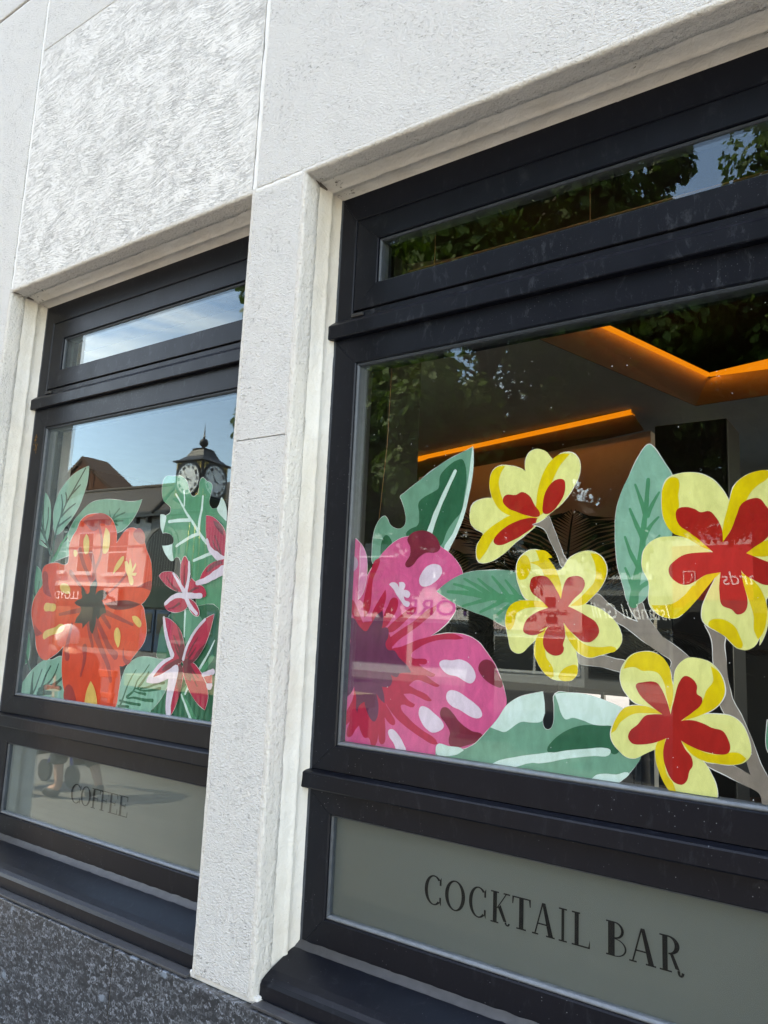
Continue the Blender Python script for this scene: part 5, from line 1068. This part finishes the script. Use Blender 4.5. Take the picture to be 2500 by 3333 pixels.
pb = box('padlock_icon', -10.72, -10.32, FY+.14, FY+.17, .60, .80, 'black_ink', s2); tube('shackle', [(-10.64, FY+.16, .78), (-10.64, FY+.16, .9), (-10.52, FY+.16, .96), (-10.40, FY+.16, .9), (-10.40, FY+.16, .78)], .02, 'black_ink', pb)
box('disc_icon', -10.75, -10.4, FY+.14, FY+.17, 1.16, 1.5, 'black_ink', s2)
s3 = shop('grill_restaurant', 'dark grill restaurant front with white script lettering', -9.4, -6.45, 4.4, 'masonry_grey', 'sign_black', (.55, 1.60))
text_obj('lettering', 'Istanbul Grill', -6.5, FY+.15, .82, .75, 'letter_white', s3, 2.62, shear=.35)
s4 = shop('card_shop', 'red card shop front reading & Cards', -6.45, .5, 5.2, 'masonry_white', 'sign_red', (1.25, 3.2))
text_obj('lettering', '& Cards', -3.0, FY+.15, 1.98, .60, 'letter_white', s4, 1.95, shear=.25)
f = box('phone_sign', -6.10, -5.72, FY+.14, FY+.17, 1.95, 2.42, 'white_paint', s4); box('phone_sign_field', -6.06, -5.76, FY+.17, FY+.18, 1.99, 2.38, 'sign_red', f); tube('handset', [(-5.84, FY+.19, 2.33), (-5.80, FY+.19, 2.19), (-5.90, FY+.19, 2.05), (-5.98, FY+.19, 2.04)], .022, 'white_paint', f)
s5 = shop('corner_shop', 'white rendered corner shop at the far right of the street', .5, 14, 6.0, 'masonry_white', 'sign_black', (1.0, 1.9))
th = thing('tiled_house', 'pale house with a red tiled roof beside the tree', 'house', (-24, -36, GROUND), world=True)
box('wall', -31, -19.5, -42, -36, GROUND, 5.6, 'sign_cream', th); extr('roof', [(-31.5, 5.5), (-19.0, 5.5), (-23, 8.2), (-27.5, 8.2)], -42.5, -35.6, 'y', 'roof_tile_red', th)

# ---------------------------------------------------------------- clock
ck = thing('street_clock', 'four faced black and gold street clock on a tapering green post', 'clock', (-19.0, -14.9, GROUND), 0)
CZ = 4.55-GROUND; hw = .60; ra = R(-5)
def rot(x, y): return (x*math.cos(ra)-y*math.sin(ra), x*math.sin(ra)+y*math.cos(ra))
def rbm(name, fn, mat, parent, smooth=False):
    bm = bmesh.new(); fn(bm)
    for v in bm.verts: v.co.x, v.co.y = rot(v.co.x, v.co.y)
    return bmobj(name, bm, mat, parent, smooth)
head = rbm('case', lambda bm: add_box(bm, -hw, hw, -hw, hw, CZ-.56, CZ+.60, .02), 'black_metal', ck)
def lathe_sq(bm, prof_):
    rings = [[bm.verts.new((sx*r_, sy*r_, z)) for sx, sy in ((-1, -1), (1, -1), (1, 1), (-1, 1))] for r_, z in prof_]
    for a, b_ in zip(rings, rings[1:]):
        for i in range(4): bm.faces.new((a[i], a[(i+1) % 4], b_[(i+1) % 4], b_[i]))
    bm.faces.new(rings[0][::-1]); bm.faces.new(rings[-1])
rbm('roof', lambda bm: lathe_sq(bm, [(.70, CZ+.58), (.70, CZ+.61), (.55, CZ+.68), (.38, CZ+.82), (.29, CZ+1.0), (.25, CZ+1.06), (.28, CZ+1.09), (.2, CZ+1.12)]), 'black_metal', ck)
ball('finial_ball', (0, 0, CZ+1.33), .15, 'black_metal', ck); tube('finial_neck', [(0, 0, CZ+1.08), (0, 0, CZ+1.2)], .05, 'black_metal', ck); tube('spire', [(0, 0, CZ+1.45), (0, 0, CZ+1.52), (0, 0, CZ+1.54), (0, 0, CZ+2.02)], [.03, .05, .03, .003], 'black_metal', ck)
for kf in range(4):
    a = ra+kf*math.pi/2; nx, ny = math.cos(a), math.sin(a); txx, tyy = -ny, nx
    def fp(u, z, off): return (nx*(hw+off)+txx*u, ny*(hw+off)+tyy*u, CZ+z)
    def disc(name, r_, off, mat, parent, r_in=0):
        V = [fp(r_*math.cos(t_), r_*math.sin(t_), off) for t_ in [2*math.pi*i/40 for i in range(40)]]; F = [tuple(range(40))]
        if r_in: V += [fp(r_in*math.cos(t_), r_in*math.sin(t_), off) for t_ in [2*math.pi*i/40 for i in range(40)]]; F = [(i, (i+1) % 40, 40+(i+1) % 40, 40+i) for i in range(40)]
        return mesh(name, V, F, mat, parent)
    face = disc('clock_face', .50, .03, 'clock_face', ck); disc('bezel', .555, .035, 'black_metal', face, .495)
    bm = bmesh.new()
    for h_ in range(12):
        t_ = math.pi*h_/6; w_ = .022
        for dd in ((-.05, 0, .05) if h_ % 3 == 2 else (-.03, .03)):
            c_, s_ = math.cos(t_), math.sin(t_)
            ps = [(c_*.36-s_*(dd-w_), s_*.36+c_*(dd-w_)), (c_*.36-s_*(dd+w_), s_*.36+c_*(dd+w_)), (c_*.45-s_*(dd+w_), s_*.45+c_*(dd+w_)), (c_*.45-s_*(dd-w_), s_*.45+c_*(dd-w_))]
            bm.faces.new([bm.verts.new(fp(u, z, .034)) for u, z in ps])
    bmobj('numerals', bm, 'black_ink', face)
    for Ln, t_, w_ in ((.26, R(200), .03), (.40, R(55), .018)):
        c_, s_ = math.cos(t_), math.sin(t_); mesh('hand', [fp(*p, .04) for p in ((-s_*w_-c_*.06, c_*w_-s_*.06), (s_*w_-c_*.06, -c_*w_-s_*.06), (c_*Ln, s_*Ln))], [(0, 1, 2)], 'black_ink', face)
    for su in (-1, 1):
        for sz in (-1, 1):
            V = [fp(su*(hw-.05), sz*.54, .025), (fp(su*(hw-.05), sz*.30, .025)), fp(su*.36, sz*.54, .025), fp(su*(hw-.09), sz*.50, .03), fp(su*(hw-.09), sz*.36, .03), fp(su*.41, sz*.50, .03)]
            mesh('gilt_spandrel', V, [(0, 1, 4, 3), (1, 2, 5, 4), (2, 0, 3, 5)], 'gold', face)
rbm('collar', lambda bm: lathe_sq(bm, [(.58, CZ-.56), (.64, CZ-.60), (.58, CZ-.68), (.40, CZ-.80), (.34, CZ-.95), (.40, CZ-1.0), (.30, CZ-1.05)]), 'green_post', ck)
rbm('post', lambda bm: lathe_sq(bm, [(.20, CZ-1.05), (.34, 2.0), (.40, 1.0), (.46, .9), (.46, .05), (.6, .04), (.6, 0)]), 'green_post', ck)
for su in (-.12, .12):
    for sd in range(4):
        a = ra+sd*math.pi/2; nx, ny = math.cos(a), math.sin(a)
        tube('gilt_line', [(nx*.225-ny*su, ny*.225+nx*su, CZ-1.2), (nx*.35-ny*su*1.6, ny*.35+nx*su*1.6, 2.0)], .014, 'gold', ck, 4)

# ---------------------------------------------------------------- trees
def tree(label, x, y, rx, rz, zc, n, seed, h0=1.6):
    rnd = random.Random(seed); t = thing('street_tree', label, 'tree', (x, y, GROUND), world=True, group='trees along the street')
    tr = bmesh.new(); add_tube(tr, [(x, y, GROUND), (x+.05, y, GROUND+1.2), (x-.05, y+.05, zc-rz*.6), (x, y, zc+rz*.3)], [.28, .22, .18, .06], 12)
    limbs = []
    for i in range(12):
        a = rnd.uniform(0, 6.28); e = rnd.uniform(-.1, .9); z = rnd.uniform(zc-rz*.75, zc+rz*.1)
        p1 = Vector((x+math.cos(a)*rx*.75*math.cos(e), y+math.sin(a)*rx*.75*math.cos(e), z+rz*.55*math.sin(e)+.3)); p0 = Vector((x, y, z)); add_tube(tr, [p0, p0.lerp(p1, .5)+Vector((0, 0, .25)), p1], [.09, .05, .02], 6); limbs.append((p0, p1))
    bmobj('trunk', tr, 'bark', t, True)
    clumps = []
    for i in range(230):
        for _ in range(20):
            v = Vector((rnd.uniform(-1, 1), rnd.uniform(-1, 1), rnd.uniform(-1, 1)))
            if .35 < v.length < 1: break
        wob = 1+.22*noise.noise(v*2.2+Vector((seed, 0, 0)))
        clumps.append((Vector((x+v.x*rx*wob, y+v.y*rx*wob, zc+v.z*rz*wob)), rnd.uniform(.35, .8)))
    V = []; F = []
    for i in range(n):
        c_, r_ = clumps[rnd.randrange(len(clumps))]; d = Vector((rnd.gauss(0, 1), rnd.gauss(0, 1), rnd.gauss(0, .8))); d = d.normalized()*r_*rnd.random()**.4
        p = c_+d; s_ = rnd.uniform(.045, .095); nrm = (d.normalized()+Vector((rnd.uniform(-.8, .8), rnd.uniform(-.8, .8), rnd.uniform(-.2, 1)))).normalized()
        u = nrm.orthogonal().normalized(); u.rotate(Matrix.Rotation(rnd.uniform(0, 6.28), 3, nrm)); v_ = nrm.cross(u); k_ = len(V)
        V += [p-u*s_, p-u*s_*.2+v_*s_*.75, p+u*s_*1.1, p-u*s_*.2-v_*s_*.75]; F.append((k_, k_+1, k_+2, k_+3))
    mesh('crown', V, F, 'leaf', t)
tree('broad dark leafy tree filling the left of the right window reflection', -6.0, -9.8, 4.4, 4.7, 5.1, 150000, 11)
tree('darker tree standing behind the gap between the two nearer trees', -2.2, -13.4, 3.9, 3.0, 4.7, 75000, 37)
tree('second leafy tree reflected at the upper right corner', 1.45, -9.8, 3.3, 4.2, 6.1, 95000, 23)

# ---------------------------------------------------------------- vehicles
def car(name, label, loc, rz, L_, prof_, glassp, w_, body, cat, windows):
    t = thing(name, label, cat, loc, rz)
    bm = bmesh.new(); n_ = len(prof_); rings = []
    for y_, s_ in ((-w_/2, .94), (-w_/2*.93-.0, 1), (w_/2*.93, 1), (w_/2, .94)):
        rings.append([bm.verts.new((p[0], y_, .25+(p[1]-.25)*(s_ if p[1] > .9 else 1))) for p in prof_])
    for a, b_ in zip(rings, rings[1:]):
        for i in range(n_): bm.faces.new((a[i], a[(i+1) % n_], b_[(i+1) % n_], b_[i]))
    bm.faces.new(rings[0][::-1]); bm.faces.new(rings[-1]); bmesh.ops.triangulate(bm, faces=[f for f in bm.faces if len(f.verts) > 4])
    bmobj('body', bm, body, t)
    for sgn in (-1, 1):
        for wp in windows: extr('side_window', wp, sgn*(w_/2-.01), sgn*(w_/2+.006), 'y', 'car_glass', t)
    for wp in glassp:
        (xa, za), (xb, zb) = wp; nn = Vector((zb-za, 0, -(xb-xa))).normalized()*.012
        if nn.z < 0: nn = -nn
        mesh('windscreen', [(xa+nn.x, -w_*.42, za+nn.z), (xa+nn.x, w_*.42, za+nn.z), (xb+nn.x, w_*.40, zb+nn.z), (xb+nn.x, -w_*.40, zb+nn.z)], [(0, 1, 2, 3)], 'car_glass', t)
    for wx in (L_*.19, L_*.80):
        for sgn in (-1, 1):
            bm = bmesh.new(); bmesh.ops.create_cone(bm, cap_ends=True, segments=24, radius1=.32, radius2=.32, depth=.2, matrix=Matrix.Translation((wx, sgn*(w_/2-.06), .32)) @ Matrix.Rotation(R(90), 4, 'X'))
            wh = bmobj('wheel', bm, 'rubber', t); bm = bmesh.new(); bmesh.ops.create_cone(bm, cap_ends=True, segments=18, radius1=.19, radius2=.19, depth=.02, matrix=Matrix.Translation((wx, sgn*(w_/2+.045), .32)) @ Matrix.Rotation(R(90), 4, 'X')); bmobj('rim', bm, 'steel', wh)
    for sgn in (-1, 1):
        box('headlight', .0, .06, sgn*w_*.36-.12, sgn*w_*.36+.12, .62, .76, 'white_paint', t, .01); box('tail_light', L_-.05, L_+.01, sgn*w_*.38-.08, sgn*w_*.38+.08, .7, .9, 'red_plastic', t, .01)
    return t
vanp = [(0.02, .25), (4.9, .25), (4.95, .5), (4.93, 1.80), (4.80, 1.93), (1.7, 1.93), (1.25, 1.75), (.75, 1.15), (.12, .95), (0, .6)]
car('parked_van', 'black panel van parked close in front of the right window, seen reflected', (3.3, -5.8, GROUND), R(180), 4.95, vanp, [((.80, 1.20), (1.25, 1.72))], 1.9, 'van_black', 'van', [[(1.15, 1.2), (1.95, 1.2), (1.95, 1.68), (1.45, 1.68)]])
hatch = [(0.02, .25), (3.9, .25), (3.95, .55), (3.9, .95), (3.55, 1.40), (3.3, 1.47), (1.9, 1.47), (1.5, 1.38), (.95, .98), (.15, .82), (0, .5)]
car('parked_car', 'pale blue hatchback parked across the street by the bank', (-26.6, -11.5, GROUND), 0, 3.95, hatch, [((1.0, 1.0), (1.48, 1.36)), ((3.58, 1.38), (3.88, .98))], 1.7, 'car_blue', 'car', [[(1.2, .98), (2.1, .98), (2.1, 1.38), (1.6, 1.38)], [(2.2, .98), (3.5, .98), (3.3, 1.38), (2.2, 1.38)]])

# pedestrian barriers
def barrier_proto(label):
    t = thing('plastic_barrier', label, 'barrier', (0, 0, 0), 0, 'red plastic barriers on the pavement')
    box('rail', 0, 1.9, -.03, .03, .92, 1.0, 'red_plastic', t, .01); box('rail', 0, 1.9, -.025, .025, .14, .22, 'red_plastic', t, .01); box('rail', 0, 1.9, -.025, .025, .70, .76, 'red_plastic', t, .01); box('rail', 0, 1.9, -.025, .025, .44, .50, 'red_plastic', t, .01)
    for i in range(8): box('upright', .02+i*.258, .07+i*.258, -.02, .02, .18, .95, 'red_plastic', t)
    for x in (.25, 1.6): box('foot', x, x+.08, -.25, .25, 0, .14, 'rubber', t, .01)
    return t
def copy_tree(o, parent=None):
    c = o.copy(); C.objects.link(c)
    if parent is not None: c.parent = parent
    for ch in list(o.children): copy_tree(ch, c)
    return c
bp_ = barrier_proto('red plastic barrier standing behind the person and the walking frame'); bp_.location = (-9.15, -3.75, GROUND)
c = copy_tree(bp_); c.location = (-11.25, -3.9, GROUND); c['label'] = 'red plastic barrier farther along the row, ahead of the walking frame'; c.rotation_euler = (0, 0, .06)
pb_ = thing('planter_trough', 'dark teal ribbed steel planter with a pale top band beside the barrier', 'planter', (-5.8, -3.9, GROUND), world=True)
box('trough', -7.2, -4.35, -4.5, -3.9, GROUND, GROUND+.84, 'teal_sheet', pb_, .01)
for i in range(35): box('rib', -7.18+i*.08, -7.14+i*.08, -3.9, -3.87, GROUND+.03, GROUND+.82, 'teal_sheet', pb_)
box('rim', -7.24, -4.31, -4.54, -3.86, GROUND+.84, GROUND+.97, 'trough_band', pb_, .005)

# ---------------------------------------------------------------- person with a walking frame
def skin_body(name, verts, edges, radii, mat, parent, lev=2):
    me = bpy.data.meshes.new(name); me.from_pydata(verts, edges, []); o = bpy.data.objects.new(name, me); C.objects.link(o)
    md = o.modifiers.new('skin', 'SKIN'); sv = me.skin_vertices[0].data
    for i, r_ in enumerate(radii): sv[i].radius = (r_, r_) if isinstance(r_, (int, float)) else r_
    sv[0].use_root = True; md.use_smooth_shade = True
    ms_ = o.modifiers.new('sub', 'SUBSURF'); ms_.levels = lev; ms_.render_levels = lev
    me2 = bpy.data.meshes.new_from_object(o.evaluated_get(bpy.context.evaluated_depsgraph_get())); bpy.data.objects.remove(o)
    me2.materials.clear(); me2.materials.append(MATS[mat]); me2.name = name
    for p in me2.polygons: p.use_smooth = True
    return link(bpy.data.objects.new(name, me2), parent)
ps = thing('person', 'stooping white haired person in dark clothes pushing a walking frame', 'person', (-6.15, -2.62, GROUND), 0)
Vb = [(0, 0, .80), (-.04, 0, .98), (-.13, 0, 1.14), (-.20, 0, 1.24), (-.27, 0, 1.30), (-.31, 0, 1.36),   # 0-5 spine, neck, head
      (-.17, .15, 1.17), (-.30, .20, .98), (-.50, .19, .88), (-.57, .18, .87),
      (-.17, -.15, 1.17), (-.30, -.20, .98), (-.50, -.19, .88), (-.57, -.18, .87),
      (-.02, .09, .74), (-.12, .09, .44), (-.06, .09, .10), (-.20, .09, .05),
      (.02, -.09, .74), (.08, -.09, .42), (.26, -.09, .13), (.16, -.09, .04)]
Eb = [(0, 1), (1, 2), (2, 3), (3, 4), (4, 5), (2, 6), (6, 7), (7, 8), (8, 9), (2, 10), (10, 11), (11, 12), (12, 13), (0, 14), (14, 15), (15, 16), (16, 17), (0, 18), (18, 19), (19, 20), (20, 21)]
Rb = [(.13, .16), (.12, .15), (.11, .16), .06, .055, .085, .06, .045, .032, .03, .06, .045, .032, .03, .085, .055, .036, .035, .085, .055, .036, .035]
skin_body('body', Vb, Eb, Rb, 'skin', ps)
coat = skin_body('coat', [(0, 0, .70), (-.01, 0, .86), (-.06, 0, 1.02), (-.14, 0, 1.15), (-.19, 0, 1.22), (-.17, .16, 1.17), (-.30, .21, .99), (-.47, .20, .89), (-.17, -.16, 1.17), (-.30, -.21, .99), (-.47, -.20, .89)],
   [(0, 1), (1, 2), (2, 3), (3, 4), (3, 5), (5, 6), (6, 7), (3, 8), (8, 9), (9, 10)], [(.19, .20), (.17, .19), (.15, .18), (.13, .17), .07, .08, .065, .05, .08, .065, .05], 'dark_cloth', ps)
skin_body('trousers', [(0, 0, .78), (-.02, .09, .70), (-.11, .09, .44), (-.09, .09, .27), (.02, -.09, .70), (.08, -.09, .43), (.18, -.09, .27)], [(0, 1), (1, 2), (2, 3), (0, 4), (4, 5), (5, 6)], [(.16, .18), .11, .085, .08, .11, .085, .08], 'grey_cloth', ps)
for (x, y, r_) in ((-.15, .09, .0), (.20, -.09, .12)):
    skin_body('shoe', [(x+.09, y, .05+r_*.6), (x, y, .045+r_*.3), (x-.12, y, .035)], [(0, 1), (1, 2)], [(.05, .05), (.05, .045), (.04, .035)], 'shoe', ps)
hd = ball('head', (-.335, 0, 1.345), .10, 'skin', ps, (1.0, .80, 1.15)); 
ball('hair', (-.305, 0, 1.375), .112, 'white_hair', ps, (1.0, .86, 1.05)); ball('nose', (-.437, 0, 1.33), .016, 'skin', hd, (1.2, .8, 1.2), 2)
for s_ in (-1, 1):
    ball('ear', (-.33, s_*.082, 1.34), .024, 'skin', hd, (.6, .4, 1), 2); ball('eye', (-.425, s_*.032, 1.352), .010, 'black_ink', hd, sub=2)
    h_ = ball('hand', (-.575, s_*.185, .875), .038, 'skin', ps, (1.1, .7, .8), 2)
    for q_ in range(4): tube('finger', [(-.60+q_*.018, s_*.21, .885), (-.605+q_*.018, s_*.212, .862), (-.60+q_*.018, s_*.19, .845)], .009, 'skin', h_, 6)
box('mouth', -.432, -.425, -.022, .022, 1.288, 1.293, 'red_plastic', hd)
wf = thing('walking_frame', 'blue tubed wheeled walking frame held by the person', 'walking frame', (-6.72, -2.62, GROUND), 0)
for s_ in (-1, 1):
    tube('side_tube', [(.06, s_*.20, .87), (-.06, s_*.20, .86), (-.02, s_*.22, .50), (-.22, s_*.24, .12)], .013, 'blue_tube', wf)
    tube('rear_tube', [(-.03, s_*.21, .55), (.16, s_*.23, .30), (.20, s_*.24, .12)], .013, 'blue_tube', wf); tube('grip', [(.09, s_*.20, .872), (-.03, s_*.20, .868)], .02, 'rubber', wf)
    tube('brake_cable', [(-.05, s_*.2, .84), (.10, s_*.24, .55), (.17, s_*.25, .2)], .004, 'rubber', wf, 5)
    for x in (-.24, .20):
        bm = bmesh.new(); bmesh.ops.create_cone(bm, cap_ends=True, segments=24, radius1=.10, radius2=.10, depth=.03, matrix=Matrix.Translation((x, s_*.24, .10)) @ Matrix.Rotation(R(90), 4, 'X')); bmobj('wheel', bm, 'rubber', wf)
tube('cross_bar', [(-.05, -.22, .42), (-.05, .22, .42)], .011, 'rubber', wf); tube('cross_bar', [(.1, -.23, .35), (-.14, .23, .25)], .01, 'rubber', wf)
extr('bag', [(-.24, .30), (.02, .30), (.04, .55), (-.22, .58)], -.17, .17, 'y', 'dark_cloth', wf)

# ---------------------------------------------------------------- settle world-coordinate parts under their things
for t in WORLD:
    for ch in t.children: ch.matrix_parent_inverse = Matrix.Translation(-t.location)
